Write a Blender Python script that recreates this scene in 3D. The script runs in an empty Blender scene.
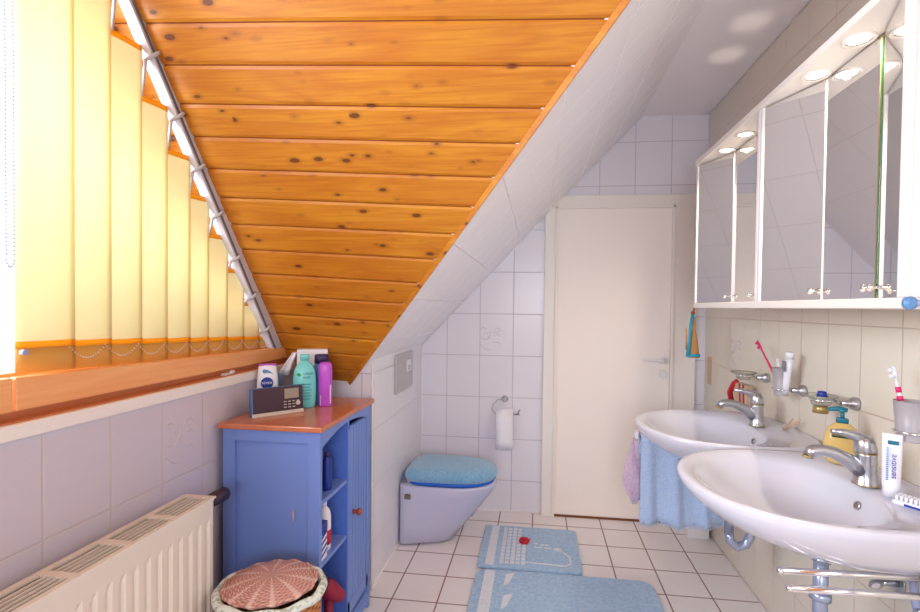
import bpy, bmesh, math, random
from mathutils import Vector, Matrix
random.seed(7)
S = bpy.context.scene
COL = S.collection
pi = math.pi
# ------------------------------------------------------------------ camera
def setup_camera():
    f, cx, cy, yaw, pit, rol = 470.3, 480.4, 315.4, .1218, -.0186, .0122
    cw, sw = math.cos(yaw), math.sin(yaw)
    R0 = Vector((cw, sw, 0)); F0 = Vector((-sw, cw, 0)); U0 = Vector((0, 0, 1))
    F = F0*math.cos(pit)+U0*math.sin(pit); U = U0*math.cos(pit)-F0*math.sin(pit)
    R = R0*math.cos(rol)+U*math.sin(rol); U = U*math.cos(rol)-R0*math.sin(rol)
    cd = bpy.data.cameras.new('camera'); co = bpy.data.objects.new('camera', cd); COL.objects.link(co)
    cd.sensor_width = 36; cd.lens = f/920*36
    cd.shift_x = (460-cx)/920; cd.shift_y = (cy-306)/920
    cd.clip_start = .02; cd.clip_end = 200
    m = Matrix((R, U, -F)).transposed().to_4x4(); m.translation = Vector((0, 0, 1.25))
    co.matrix_world = m; S.camera = co
setup_camera()
# ------------------------------------------------------------------ light
S.view_settings.view_transform = 'Standard'; S.view_settings.look = 'None'
S.view_settings.exposure = 0.1; S.view_settings.gamma = 1.0
S.view_settings.use_curve_mapping = False
try: S.cycles.max_bounces = 10; S.cycles.diffuse_bounces = 6; S.cycles.caustics_reflective = True; S.cycles.sample_clamp_indirect = 6
except Exception: pass
W = bpy.data.worlds.new('sky'); S.world = W; W.use_nodes = True
bg = W.node_tree.nodes['Background']
bg.inputs[0].default_value = (.82, .9, 1, 1); bg.inputs[1].default_value = 2.2
def area(name, loc, target, sx, sy, power, col=(1, 1, 1)):
    l = bpy.data.lights.new(name, 'AREA'); l.shape = 'RECTANGLE'; l.size = sx; l.size_y = sy
    l.energy = power; l.color = col
    o = bpy.data.objects.new(name, l); COL.objects.link(o); o.location = loc
    o.rotation_euler = (Vector(target)-Vector(loc)).to_track_quat('-Z', 'Y').to_euler()
    return o
def spot(name, loc, target, power, ang, col, blend=.6, rad=.02):
    l = bpy.data.lights.new(name, 'SPOT'); l.energy = power; l.spot_size = math.radians(ang); l.spot_blend = blend
    l.color = col; l.shadow_soft_size = rad
    o = bpy.data.objects.new(name, l); COL.objects.link(o); o.location = loc
    o.rotation_euler = (Vector(target)-Vector(loc)).to_track_quat('-Z', 'Y').to_euler()
    return o
area('daylight_gable_window', (-1.75, .15, 1.75), (.2, .9, 1.0), 1.1, 1.1, 66, (.84, .92, 1))
area('rear_fill_light', (.0, -1.45, 1.5), (0, 1.5, 1.0), .95, 1.0, 30, (.84, .91, 1))  # added fill light from behind the camera, outside an invented rear window
# ------------------------------------------------------------------ materials
def mat(name, col=(.8, .8, .8), rough=.5, metal=0, spec=.5, emit=None, es=1, coat=0, trans=0, sheen=0):
    m = bpy.data.materials.new(name); m.use_nodes = True
    b = m.node_tree.nodes['Principled BSDF']
    b.inputs['Base Color'].default_value = (*col, 1); b.inputs['Roughness'].default_value = rough
    b.inputs['Metallic'].default_value = metal; b.inputs['Specular IOR Level'].default_value = spec
    b.inputs['Coat Weight'].default_value = coat; b.inputs['Transmission Weight'].default_value = trans
    b.inputs['Sheen Weight'].default_value = sheen
    if emit: b.inputs['Emission Color'].default_value = (*emit, 1); b.inputs['Emission Strength'].default_value = es
    return m
def srgb(r, g, b):
    f = lambda c: (c/255/12.92) if c/255 <= .04045 else ((c/255+.055)/1.055)**2.4
    return (f(r), f(g), f(b))
class NT:
    def __init__(s, m): s.t = m.node_tree; s.n = s.t.nodes; s.l = s.t.links; s.b = s.n['Principled BSDF']
    def new(s, k, **kw):
        x = s.n.new(k)
        for a, v in kw.items(): setattr(x, a, v)
        return x
    def math(s, op, a, b=None, c=None):
        x = s.new('ShaderNodeMath', operation=op)
        for i, v in enumerate((a, b, c)):
            if v is None: continue
            if hasattr(v, 'is_linked') or hasattr(v, 'links'): s.l.new(v, x.inputs[i])
            else: x.inputs[i].default_value = v
        return x.outputs[0]
    def pos(s): return s.new('ShaderNodeNewGeometry').outputs['Position']
    def dot(s, v, vec, off=0):
        x = s.new('ShaderNodeVectorMath', operation='DOT_PRODUCT'); s.l.new(v, x.inputs[0]); x.inputs[1].default_value = vec
        return s.math('ADD', x.outputs['Value'], off)
    def mix(s, fac, a, b, mode='MIX'):
        x = s.new('ShaderNodeMix', data_type='RGBA', blend_type=mode)
        for i, v in ((0, fac), (6, a), (7, b)):
            if isinstance(v, (int, float)): x.inputs[i].default_value = v
            elif isinstance(v, tuple): x.inputs[i].default_value = (*v, 1)
            else: s.l.new(v, x.inputs[i])
        return x.outputs[2]
    def noise(s, vec, scale, detail=3, dist=0):
        x = s.new('ShaderNodeTexNoise'); x.inputs['Scale'].default_value = scale; x.inputs['Detail'].default_value = detail
        x.inputs['Distortion'].default_value = dist
        if vec is not None: s.l.new(vec, x.inputs['Vector'])
        return x.outputs['Fac']
    def ramp(s, fac, pts):
        x = s.new('ShaderNodeValToRGB'); s.l.new(fac, x.inputs[0]); e = x.color_ramp.elements
        while len(e) < len(pts): e.new(.5)
        for i, (p, c) in enumerate(pts): e[i].position = p; e[i].color = (*c, 1) if isinstance(c, tuple) else (c, c, c, 1)
        return x.outputs[0]
    def bump(s, h, strength=.3, dist=.002):
        x = s.new('ShaderNodeBump'); x.inputs['Strength'].default_value = strength; x.inputs['Distance'].default_value = dist
        s.l.new(h, x.inputs['Height']); s.l.new(x.outputs[0], s.b.inputs['Normal'])
def tile_mat(name, col, grout, axes, rough=.25, w=.003, bump=.6, wob=.12):
    """axes: list of (vector, pitch, offset) giving the grout directions"""
    m = mat(name, col, rough); t = NT(m); p = t.pos(); line = None
    for vec, pitch, off in axes:
        v = t.dot(p, vec, -off+pitch*200)
        d = t.math('PINGPONG', v, pitch/2)
        g = t.math('LESS_THAN', d, w/2)
        sm = t.new('ShaderNodeMapRange', clamp=True); t.l.new(d, sm.inputs[0])
        sm.inputs[1].default_value = w*.25; sm.inputs[2].default_value = w*1.1; sm.inputs[3].default_value = 1; sm.inputs[4].default_value = 0
        line = sm.outputs[0] if line is None else t.math('MAXIMUM', line, sm.outputs[0])
    n = t.noise(p, 9, 4)
    base = t.mix(t.math('MULTIPLY', n, wob), col, tuple(c*.72 for c in col))
    t.l.new(t.mix(line, base, grout), t.b.inputs['Base Color'])
    n2 = t.noise(p, 38, 2)
    h = t.math('SUBTRACT', t.math('MULTIPLY', n2, .35), line)
    t.bump(h, bump, .0012)
    t.l.new(t.math('MULTIPLY_ADD', line, .5, rough), t.b.inputs['Roughness'])
    return m
TW = srgb(234, 231, 240)
GR = srgb(188, 182, 192)
PX = .161
M = {}
M['tile_far'] = tile_mat('tile_far', TW, GR, [((1, 0, 0), .2033, -.3507+.0), ((0, 0, 1), .2541, .6985)])
M['tile_far_upper'] = tile_mat('tile_far_upper', TW, GR, [((1, 0, 0), .2033, .757), ((0, 0, 1), .2541, .6985)])
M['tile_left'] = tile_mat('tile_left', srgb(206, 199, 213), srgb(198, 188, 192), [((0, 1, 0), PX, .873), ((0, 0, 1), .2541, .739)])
M['tile_box'] = tile_mat('tile_box', TW, srgb(190, 180, 184), [((0, 1, 0), PX, .06), ((1, 0, 0), .2033, -.3507), ((0, 0, 1), .2541, .6985)])
M['tile_right'] = tile_mat('tile_right', srgb(224, 215, 200), srgb(196, 180, 166), [((0, 1, 0), PX, .086), ((0, 0, 1), .2541, 2.223)])
sl = Vector((1, 0, 1.049)).normalized()
M['tile_slope'] = tile_mat('tile_slope', srgb(248, 245, 250), srgb(226, 221, 228), [((0, 1, 0), PX*1.25, .05), (tuple(sl), .2541, Vector((-.286, 0, 1.459)).dot(sl))])
M['tile_floor'] = tile_mat('tile_floor', srgb(238, 231, 231), srgb(132, 92, 86), [((1, 0, 0), .1957, -.6016), ((0, 1, 0), .1957, 2.3219*1.25-.1957)], rough=.3, w=.0045, wob=.25)
M['plaster'] = mat('plaster', srgb(242, 237, 240), .8)
def wood(name, c1, c2, cd, along='X', rough=.35, knots=True, scale=1., coat=.3):
    m = mat(name, c1, rough, coat=coat); t = NT(m); tc = t.new('ShaderNodeTexCoord')
    oi = t.new('ShaderNodeNewGeometry')
    mp = t.new('ShaderNodeMapping'); t.l.new(oi.outputs['Position'], mp.inputs['Vector'])
    sc = {'X': (1.1, 9, 9), 'Y': (9, 1.1, 9), 'Z': (9, 9, 1.1)}[along]; mp.inputs['Scale'].default_value = tuple(v*scale for v in sc)
    rnd = oi.outputs['Random Per Island']
    cb = t.new('ShaderNodeCombineXYZ'); r7 = t.math('MULTIPLY', rnd, 17.3); 
    for i in range(3): t.l.new(r7, cb.inputs[i])
    ad = t.new('ShaderNodeVectorMath', operation='ADD'); t.l.new(mp.outputs[0], ad.inputs[0]); t.l.new(cb.outputs[0], ad.inputs[1])
    n = t.noise(ad.outputs[0], 1.3, 3, .6)
    rings = t.math('PINGPONG', t.math('MULTIPLY', n, 9), 1)
    fine = t.noise(ad.outputs[0], 14, 3)
    m3 = t.new('ShaderNodeMapping'); t.l.new(ad.outputs[0], m3.inputs['Vector']); m3.inputs['Scale'].default_value = {'X': (.5, 5, 5), 'Y': (5, .5, 5), 'Z': (5, 5, .5)}[along]
    streak = t.noise(m3.outputs[0], 3.5, 4)
    c = t.mix(t.math('MULTIPLY', rings, .55), c1, c2)
    c = t.mix(t.math('MULTIPLY', fine, .35), c, c2)
    c = t.mix(t.ramp(streak, [(.45, 0.), (.72, .6)]), c, c2)
    tone = t.math('MULTIPLY', rnd, .3)
    c = t.mix(tone, c, c2)
    if knots:
        mk = t.new('ShaderNodeMapping'); t.l.new(oi.outputs['Position'], mk.inputs['Vector'])
        ks = {'X': (11, 24, 24), 'Y': (8, 5, 8), 'Z': (8, 8, 5)}[along]; mk.inputs['Scale'].default_value = ks
        vo = t.new('ShaderNodeTexVoronoi'); vo.inputs['Randomness'].default_value = 1; vo.inputs['Scale'].default_value = 1
        t.l.new(mk.outputs[0], vo.inputs['Vector'])
        wn = t.new('ShaderNodeTexWhiteNoise'); t.l.new(vo.outputs['Position'], wn.inputs['Vector'])
        rad = t.math('MULTIPLY', t.math('POWER', wn.outputs['Value'], .9), .20)
        k = t.math('SUBTRACT', rad, vo.outputs['Distance'])
        kn = t.new('ShaderNodeMapRange', clamp=True); t.l.new(k, kn.inputs[0]); kn.inputs[1].default_value = -.01; kn.inputs[2].default_value = .03
        ha = t.new('ShaderNodeMapRange', clamp=True); t.l.new(k, ha.inputs[0]); ha.inputs[1].default_value = -.16; ha.inputs[2].default_value = .0
        c = t.mix(t.math('MULTIPLY', ha.outputs[0], .35), c, cd)
        c = t.mix(t.math('MULTIPLY', kn.outputs[0], .8), c, tuple(v*.55 for v in cd))
    t.l.new(c, t.b.inputs['Base Color']); t.bump(streak, .08, .001)
    return m
M['pine'] = wood('varnished_pine', srgb(210, 146, 36), srgb(174, 92, 12), srgb(104, 40, 8), 'X', .45, True, 1., .0)
M['pine_groove'] = mat('pine_groove', srgb(150, 70, 12), .6)
M['sash'] = wood('sash_pine', srgb(248, 194, 134), srgb(236, 162, 102), srgb(120, 60, 20), 'Y', .4, False, 1)
M['sill'] = wood('sill_wood', srgb(206, 130, 80), srgb(176, 98, 56), srgb(90, 40, 20), 'Y', .35, False, 1)
M['top'] = wood('cabinet_top_wood', srgb(206, 130, 92), srgb(182, 100, 68), srgb(90, 40, 20), 'Y', .3, False, .8)
M['blue'] = mat('blue_paint', srgb(112, 140, 210), .42)
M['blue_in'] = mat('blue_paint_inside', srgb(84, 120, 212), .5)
M['white'] = mat('white_paint', srgb(236, 232, 232), .35)
M['cream'] = mat('cream_paint', srgb(242, 235, 228), .4)
M['door'] = mat('door_paint', srgb(250, 241, 233), .45)
M['brown'] = mat('brown_strip', srgb(120, 66, 40), .6)
M['ceramic'] = mat('ceramic', srgb(206, 206, 218), .08, coat=.5)
M['ceramic_wc'] = mat('ceramic_toilet', srgb(196, 198, 226), .12, coat=.4)
M['chrome'] = mat('chrome', (.78, .78, .8), .12, 1)
M['satin'] = mat('satin_chrome', (.55, .56, .6), .28, 1)
M['alu'] = mat('white_aluminium', srgb(204, 204, 216), .3)
M['slot'] = mat('rail_slot', srgb(96, 110, 128), .5)
M['mirror'] = mat('mirror_glass', (.86, .86, .86), .01, 1)
M['green_edge'] = mat('glass_edge', srgb(50, 110, 76), .2)
M['gold'] = mat('brass', srgb(176, 152, 100), .3, .6)
M['radiator'] = mat('radiator_enamel', srgb(222, 213, 204), .35)
M['rad_dark'] = mat('radiator_inside', srgb(120, 105, 92), .8)
M['black'] = mat('black_plastic', srgb(40, 22, 52), .35)
M['lamp'] = mat('halogen_bulb', (1, .9, .75), .5, emit=(1, .86, .66), es=9)
M['frost'] = mat('frosted_glass', srgb(226, 220, 228), .35, trans=.55)
M['clear'] = mat('clear_glass', srgb(236, 236, 226), .08, trans=.75)
def fabric(name, col, tr, mixf=.5):
    m = bpy.data.materials.new(name); m.use_nodes = True; t = m.node_tree; t.nodes.clear()
    o = t.nodes.new('ShaderNodeOutputMaterial'); d = t.nodes.new('ShaderNodeBsdfDiffuse'); r = t.nodes.new('ShaderNodeBsdfTranslucent'); x = t.nodes.new('ShaderNodeMixShader')
    d.inputs[0].default_value = (*col, 1); r.inputs[0].default_value = (*tr, 1); x.inputs[0].default_value = mixf
    t.links.new(d.outputs[0], x.inputs[1]); t.links.new(r.outputs[0], x.inputs[2]); t.links.new(x.outputs[0], o.inputs[0])
    return m
M['slat'] = fabric('blind_fabric', srgb(246, 240, 205), srgb(255, 249, 214), .55)
M['hem'] = fabric('blind_hem', srgb(236, 178, 60), srgb(250, 190, 40), .45)
M['hemlow'] = fabric('blind_hem_pocket', srgb(214, 170, 96), srgb(214, 160, 80), .2)
def pane_mat():
    m = bpy.data.materials.new('window_glass'); m.use_nodes = True; t = m.node_tree; t.nodes.clear()
    o = t.nodes.new('ShaderNodeOutputMaterial'); a = t.nodes.new('ShaderNodeBsdfTransparent'); g = t.nodes.new('ShaderNodeBsdfGlossy'); x = t.nodes.new('ShaderNodeMixShader')
    g.inputs['Roughness'].default_value = .02; x.inputs[0].default_value = .06
    t.links.new(a.outputs[0], x.inputs[1]); t.links.new(g.outputs[0], x.inputs[2]); t.links.new(x.outputs[0], o.inputs[0])
    return m
M['pane'] = pane_mat()
def fuzzy(name, c1, c2, sc=60, rough=.95):
    m = mat(name, c1, rough, sheen=.6, spec=.1); t = NT(m); p = t.pos()
    n = t.noise(p, sc, 4); n2 = t.noise(p, 7, 2)
    c = t.mix(t.ramp(n, [(.35, 0.), (.65, 1.)]), c1, c2); c = t.mix(t.math('MULTIPLY', n2, .35), c, c2)
    t.l.new(c, t.b.inputs['Base Color']); t.bump(n, 1, .006)
    return m
M['mat_blue'] = fuzzy('bath_mat_pile', srgb(172, 200, 226), srgb(142, 178, 214), 60)
M['mat_white'] = fuzzy('bath_mat_white', srgb(232, 230, 236), srgb(206, 214, 228), 90)
M['lid_fuzzy'] = fuzzy('toilet_cover_pile', srgb(156, 196, 220), srgb(104, 164, 208), 120)
M['lid_blue'] = mat('seat_blue', srgb(22, 100, 206), .5)
M['towel'] = fuzzy('towel_blue', srgb(200, 220, 250), srgb(178, 204, 244), 160)
M['pink'] = fuzzy('pink_cloth', srgb(226, 200, 220), srgb(210, 180, 206), 80)
M['paper'] = mat('paper', srgb(240, 238, 244), .9)
def plain(n, r, g, b, rough=.4, **k): M[n] = mat(n, srgb(r, g, b), rough, **k)
plain('red', 190, 22, 40, .6); plain('magenta', 224, 40, 110); plain('teal', 20, 110, 130); plain('turq', 112, 206, 210, .3)
plain('purple', 186, 84, 214, .3); plain('bottle_blue', 92, 140, 190, .3); plain('darkcap', 50, 40, 96); plain('navy', 24, 50, 150, .4)
plain('plastic_white', 232, 232, 242, .35); plain('label_green', 30, 60, 40); plain('soap_yellow', 240, 206, 128, .2, trans=.3)
plain('radio_face', 50, 14, 42, .3); plain('radio_side', 60, 110, 170); plain('lcd', 150, 140, 128); plain('silver', 196, 186, 176, .3, metal=.3)
plain('maroon_dark', 84, 36, 66); plain('grey', 128, 126, 134); plain('leaf', 30, 150, 60); plain('maroon', 150, 20, 60, .5); plain('tan', 200, 168, 138, .6)
plain('knobwood', 160, 74, 50, .4); plain('flush', 186, 180, 184, .3); plain('greyplastic', 150, 160, 196, .4); plain('darkgreen', 50, 70, 50)
plain('greyplastic2', 186, 184, 188, .4); plain('motif', 204, 196, 206, .4); plain('straw', 190, 140, 84, .8); plain('turqcloth', 40, 160, 190, .8); plain('hose', 150, 156, 170, .35, metal=.5)
plain('pipe', 165, 175, 200, .2, metal=.5)
def wicker(name, c1, c2, kind):
    m = mat(name, c1, .7); t = NT(m); tc = t.new('ShaderNodeTexCoord'); sp = t.new('ShaderNodeSeparateXYZ'); t.l.new(tc.outputs['Object'], sp.inputs[0])
    x, y, z = sp.outputs
    ang = t.math('ARCTAN2', y, x)
    if kind == 'side': u = t.math('MULTIPLY', ang, 26/ (2*pi)*2); v = t.math('MULTIPLY', z, 95)
    else:
        r = t.math('SQRT', t.math('ADD', t.math('MULTIPLY', x, x), t.math('MULTIPLY', y, y)))
        u = t.math('MULTIPLY', ang, 22/(2*pi)*2); v = t.math('MULTIPLY', r, 190)
    fl = t.math('FLOOR', v); ph = t.math('MULTIPLY', fl, 1.0)
    a = t.math('SINE', t.math('MULTIPLY', t.math('ADD', u, ph), pi)); b = t.math('SINE', t.math('MULTIPLY', t.math('FRACT', v), pi))
    h = t.math('MULTIPLY', t.math('ADD', t.math('MULTIPLY', a, .5), .5), b)
    n = t.noise(tc.outputs['Object'], 60, 3)
    c = t.mix(t.ramp(h, [(.0, 0.), (.5, 1.)]), c2, c1); c = t.mix(t.math('MULTIPLY', n, .4), c, c2)
    if kind == 'lid': c = t.mix(t.ramp(t.math('SINE', t.math('MULTIPLY', ang, 11)), [(.55, 0.), (.9, .45)]), c, srgb(240, 220, 214))
    t.l.new(c, t.b.inputs['Base Color']); t.bump(h, .8, .004)
    return m
M['wicker'] = wicker('wicker_side', srgb(224, 152, 92), srgb(140, 76, 44), 'side')
M['wicker_lid'] = wicker('wicker_lid', srgb(226, 180, 166), srgb(176, 118, 112), 'lid')
def floral():
    m = mat('liner_fabric', srgb(210, 222, 216), .9); t = NT(m); tc = t.new('ShaderNodeTexCoord')
    n = t.noise(tc.outputs['Object'], 70, 3); t.l.new(t.ramp(n, [(.5, srgb(214, 224, 222)), (.58, srgb(150, 180, 140)), (.66, srgb(190, 170, 190))]), t.b.inputs['Base Color'])
    return m
M['liner'] = floral()
# ------------------------------------------------------------------ mesh tools
ORG = {}
def empty(name, loc, label, cat, group=None):
    o = bpy.data.objects.new(name, None); COL.objects.link(o); o.location = loc; o.empty_display_size = .05
    o['label'] = label; o['category'] = cat
    if group: o['group'] = group
    ORG[o] = Vector(loc); return o
class MB:
    def __init__(s): s.b = bmesh.new()
    def _f(s, vs, mi=0, sm=False):
        try:
            f = s.b.faces.new(vs); f.material_index = mi; f.smooth = sm; return f
        except ValueError: return None
    def box(s, x0, x1, y0, y1, z0, z1, mi=0, M4=None):
        v = [s.b.verts.new((x, y, z)) for x in (x0, x1) for y in (y0, y1) for z in (z0, z1)]
        for q in ((0, 1, 3, 2), (4, 6, 7, 5), (0, 4, 5, 1), (2, 3, 7, 6), (0, 2, 6, 4), (1, 5, 7, 3)): s._f([v[i] for i in q], mi)
        if M4 is not None:
            for w in v: w.co = M4 @ w.co
        return s
    def prism(s, pts, vec, mi=0, sm=False):
        vec = Vector(vec); a = [s.b.verts.new(p) for p in pts]; c = [s.b.verts.new(Vector(p)+vec) for p in pts]
        s._f(a, mi); s._f(c[::-1], mi); n = len(a)
        for i in range(n): s._f([a[i], c[i], c[(i+1) % n], a[(i+1) % n]][::-1], mi, sm)
        return s
    def loops(s, L, mi=0, sm=True, cap0=True, cap1=True, close=True):
        R = [[s.b.verts.new(p) for p in l] for l in L]; n = len(R[0])
        for a, c in zip(R, R[1:]):
            for i in range(n if close else n-1): s._f([a[i], a[(i+1) % n], c[(i+1) % n], c[i]], mi, sm)
        if cap0: s._f(R[0][::-1], mi, False)
        if cap1: s._f(R[-1], mi, False)
        return s
    def lathe(s, prof, c=(0, 0, 0), ax=(0, 0, 1), seg=24, mi=0, sx=1, sy=1, cap0=True, cap1=True):
        q = Vector((0, 0, 1)).rotation_difference(Vector(ax).normalized()); c = Vector(c)
        s.loops([[c+q @ Vector((r*sx*math.cos(2*pi*i/seg), r*sy*math.sin(2*pi*i/seg), z)) for i in range(seg)] for r, z in prof], mi, True, cap0, cap1)
        return s
    def cyl(s, p0, p1, r0, r1=None, seg=16, mi=0):
        p0 = Vector(p0); d = Vector(p1)-p0; r1 = r0 if r1 is None else r1
        return s.lathe([(r0, 0), (r1, d.length)], p0, d, seg, mi)
    def tube(s, pts, r, seg=10, mi=0, closed=False):
        P = [Vector(p) for p in pts]; L = []; n = len(P); up = None
        rr = r if isinstance(r, (list, tuple)) else [r]*n
        for i, p in enumerate(P):
            t = (P[(i+1) % n]-P[i-1]) if closed else (P[min(i+1, n-1)]-P[max(i-1, 0)])
            t.normalize()
            if up is None: up = Vector((0, 0, 1)) if abs(t.z) < .9 else Vector((1, 0, 0))
            a = t.cross(up).normalized(); up = a.cross(t).normalized()
            L.append([p+(a*math.cos(2*pi*k/seg)+up*math.sin(2*pi*k/seg))*rr[i] for k in range(seg)])
        if closed: L.append(L[0]); return s.loops(L, mi, True, False, False)
        return s.loops(L, mi)
    def sphere(s, c, r, mi=0, sc=(1, 1, 1), seg=16):
        n = seg//2; prof = [(r*math.sin(pi*i/n)+1e-5, -r*math.cos(pi*i/n)) for i in range(n+1)]
        c = Vector(c)
        s.loops([[c+Vector((rr*sc[0]*math.cos(2*pi*k/seg), rr*sc[1]*math.sin(2*pi*k/seg), z*sc[2])) for k in range(seg)] for rr, z in prof], mi, True)
        return s
    def build(s, name, mats, parent=None, base=None, bevel=0, seg=2, label=None, cat=None, group=None, kind=None, subsurf=0, solid=0):
        org = ORG[parent] if parent is not None else Vector(base if base else (0, 0, 0))
        bmesh.ops.remove_doubles(s.b, verts=s.b.verts, dist=1e-6)
        bmesh.ops.recalc_face_normals(s.b, faces=s.b.faces)
        bmesh.ops.translate(s.b, verts=s.b.verts, vec=-org)
        me = bpy.data.meshes.new(name); s.b.to_mesh(me); s.b.free()
        for m in (mats if isinstance(mats, (list, tuple)) else [mats]): me.materials.append(M[m] if isinstance(m, str) else m)
        o = bpy.data.objects.new(name, me); COL.objects.link(o)
        if parent is not None: o.parent = parent
        else: o.location = org
        ORG[o] = org
        if solid: k = o.modifiers.new('solid', 'SOLIDIFY'); k.thickness = solid; k.offset = 0
        if bevel: k = o.modifiers.new('bevel', 'BEVEL'); k.width = bevel; k.segments = seg; k.limit_method = 'ANGLE'; k.angle_limit = .6
        if subsurf: k = o.modifiers.new('sub', 'SUBSURF'); k.levels = k.render_levels = subsurf
        if label: o['label'] = label
        if cat: o['category'] = cat
        if group: o['group'] = group
        if kind: o['kind'] = kind
        return o
def dup(o, parent=None, shift=None, label=None):
    c = o.copy(); COL.objects.link(c)
    if parent is not None: c.parent = parent; ORG[c] = ORG[parent]
    else:
        c.location = o.location+Vector(shift); ORG[c] = ORG[o]+Vector(shift)
        if label: c['label'] = label
    for ch in [x for x in COL.objects if x.parent == o]: dup(ch, c)
    return c
def text(name, body, size, M4, m, parent, ext=.0004):
    cu = bpy.data.curves.new(name, 'FONT'); cu.body = body; cu.size = size; cu.extrude = ext; cu.align_x = 'CENTER'; cu.align_y = 'CENTER'
    t = bpy.data.objects.new(name, cu); COL.objects.link(t)
    dg = bpy.context.evaluated_depsgraph_get(); me = bpy.data.meshes.new_from_object(t.evaluated_get(dg))
    bpy.data.objects.remove(t); me.materials.clear(); me.materials.append(M[m]); me.transform(Matrix.Translation(-ORG[parent]) @ M4)
    o = bpy.data.objects.new(name, me); COL.objects.link(o); o.parent = parent; ORG[o] = ORG[parent]
    return o
def frame(origin, xa, ya):
    xa = Vector(xa).normalized(); ya = Vector(ya).normalized(); za = xa.cross(ya)
    m = Matrix((xa, ya, za)).transposed().to_4x4(); m.translation = Vector(origin); return m
# ------------------------------------------------------------------ room
XL, XR, XC, YF, YR, ZC = -1.04, .961, -.711, 2.855, -1.2, 2.372
YB = 1.965
def zs(x): return 1.013+1.049*(x+.711)
XT = -.711+(ZC-1.013)/1.049
NW = Vector((.031, .7995, .5999)).normalized(); CW = Vector((-.6354, 1.482, 1.5508))
def yw(x, z): return CW.y-(NW.x*(x-CW.x)+NW.z*(z-CW.z))/NW.y
EA = Vector((-.83, 1.987, .888)); EB = Vector((.2, 1.136, 1.969))
def EL(t): return EA+(EB-EA)*t
tT = (XT-EA.x)/(EB.x-EA.x); ET = EL(tT); YM = .4
def mir(p): return Vector((p[0], 2*YM-p[1], p[2]))
def structure(mb, name, m, **k): return mb.build(name, m, kind='structure', **k)
structure(MB().box(XL-.1, XR+.1, YR-.1, YF+.1, -.08, 0), 'floor', 'tile_floor')
b = MB(); b.prism([(XL-.1, YF, 0), (.07, YF, 0), (.07, YF, zs(.07)+.1), (XL-.1, YF, zs(XL-.1)+.1)], (0, .1, 0))
wall_far = structure(b, 'wall_back', 'tile_far')
b = MB(); b.prism([(.07, YF, 0), (XR+.1, YF, 0), (XR+.1, YF, 2.5), (XT, YF, 2.5), (.07, YF, zs(.07)+.1)], (0, .1, 0))
structure(b, 'wall_back', 'tile_far_upper')
wall_right = structure(MB().box(XR, XR+.1, YR-.1, YF+.1, 0, 2.5), 'wall_right', 'tile_right')
structure(MB().box(XT-.02, XR+.05, YR-.05, YF+.05, ZC, ZC+.08), 'ceiling', 'plaster')
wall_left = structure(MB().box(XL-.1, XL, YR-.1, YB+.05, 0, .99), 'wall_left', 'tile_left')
b = MB(); b.prism([(XC, YB, 0), (-1.4, YB, 0), (-1.4, YB, .95), (-.9, YB, .95), (XC, YB, zs(XC)+.01)], (0, YF-YB, 0))
wall_boxing = structure(b, 'wall_boxing', 'tile_box')
# rear wall behind the camera; window opening added to let fill light in
b = MB(); b.box(XL-.3, XR+.1, YR-.1, YR, 0, .95); b.box(XL-.3, -.5, YR-.1, YR, .95, 2.0); b.box(.5, XR+.1, YR-.1, YR, .95, 2.0); b.box(XL-.3, XR+.1, YR-.1, YR, 2.0, 2.5)
structure(b, 'wall_rear', 'plaster')
b = MB(); b.box(-.5, .5, YR-.07, YR-.03, .95, 1.0); b.box(-.5, .5, YR-.07, YR-.03, 1.95, 2.0); b.box(-.5, -.45, YR-.07, YR-.03, 1, 1.95); b.box(.45, .5, YR-.07, YR-.03, 1, 1.95); b.box(-.02, .02, YR-.07, YR-.03, 1, 1.95)
structure(b, 'added_fill_window', 'white')  # unseen window frame, added to go with the rear fill light
# tiled main slope
th = Vector((-1.049, 0, 1)).normalized()*.03
def slope(ysgn):
    g = (lambda p: p) if ysgn > 0 else mir
    yend = YF+.03 if ysgn > 0 else 2*YM-YR
    P = [EA, ET, Vector((XT, yend, ZC)), Vector((-1.1, yend, zs(-1.1))), Vector((-1.1, 2.02, zs(-1.1)))]
    return [g(p) for p in P]
b = MB(); b.prism(slope(1), th); structure(b, 'ceiling_slope', 'tile_slope')
b = MB(); b.prism(slope(-1), th); structure(b, 'ceiling_slope', 'tile_slope')
# white joint between slope and back wall, and the boxing edge
b = MB(); b.tube([(XC, YF-.002, zs(XC)), (XT, YF-.002, ZC)], .0035, 6); b.tube([(XT, YF-.002, ZC-.001), (XR, YF-.002, ZC-.001)], .0035, 6)
b.tube([(XR-.001, YF-.002, 0), (XR-.001, YF-.002, ZC)], .0035, 6); b.tube([(XC, YF-.002, 0), (XC, YF-.002, zs(XC))], .004, 6); b.tube([(XR-.002, YR, ZC-.002), (XR-.002, YF, ZC-.002)], .004, 6)
b.tube([(XC+.001, YB, 0), (XC+.001, YB, zs(XC))], .005, 6); b.tube([(XC, YB, .003), (XC, YF, .003)], .005, 6); b.tube([(XC, YF-.002, .003), (.03, YF-.002, .003)], .006, 6)
b.tube([(XR-.002, YF, .003), (XR-.002, YR, .003)], .005, 6)
structure(b, 'trim_1', 'white')
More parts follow.
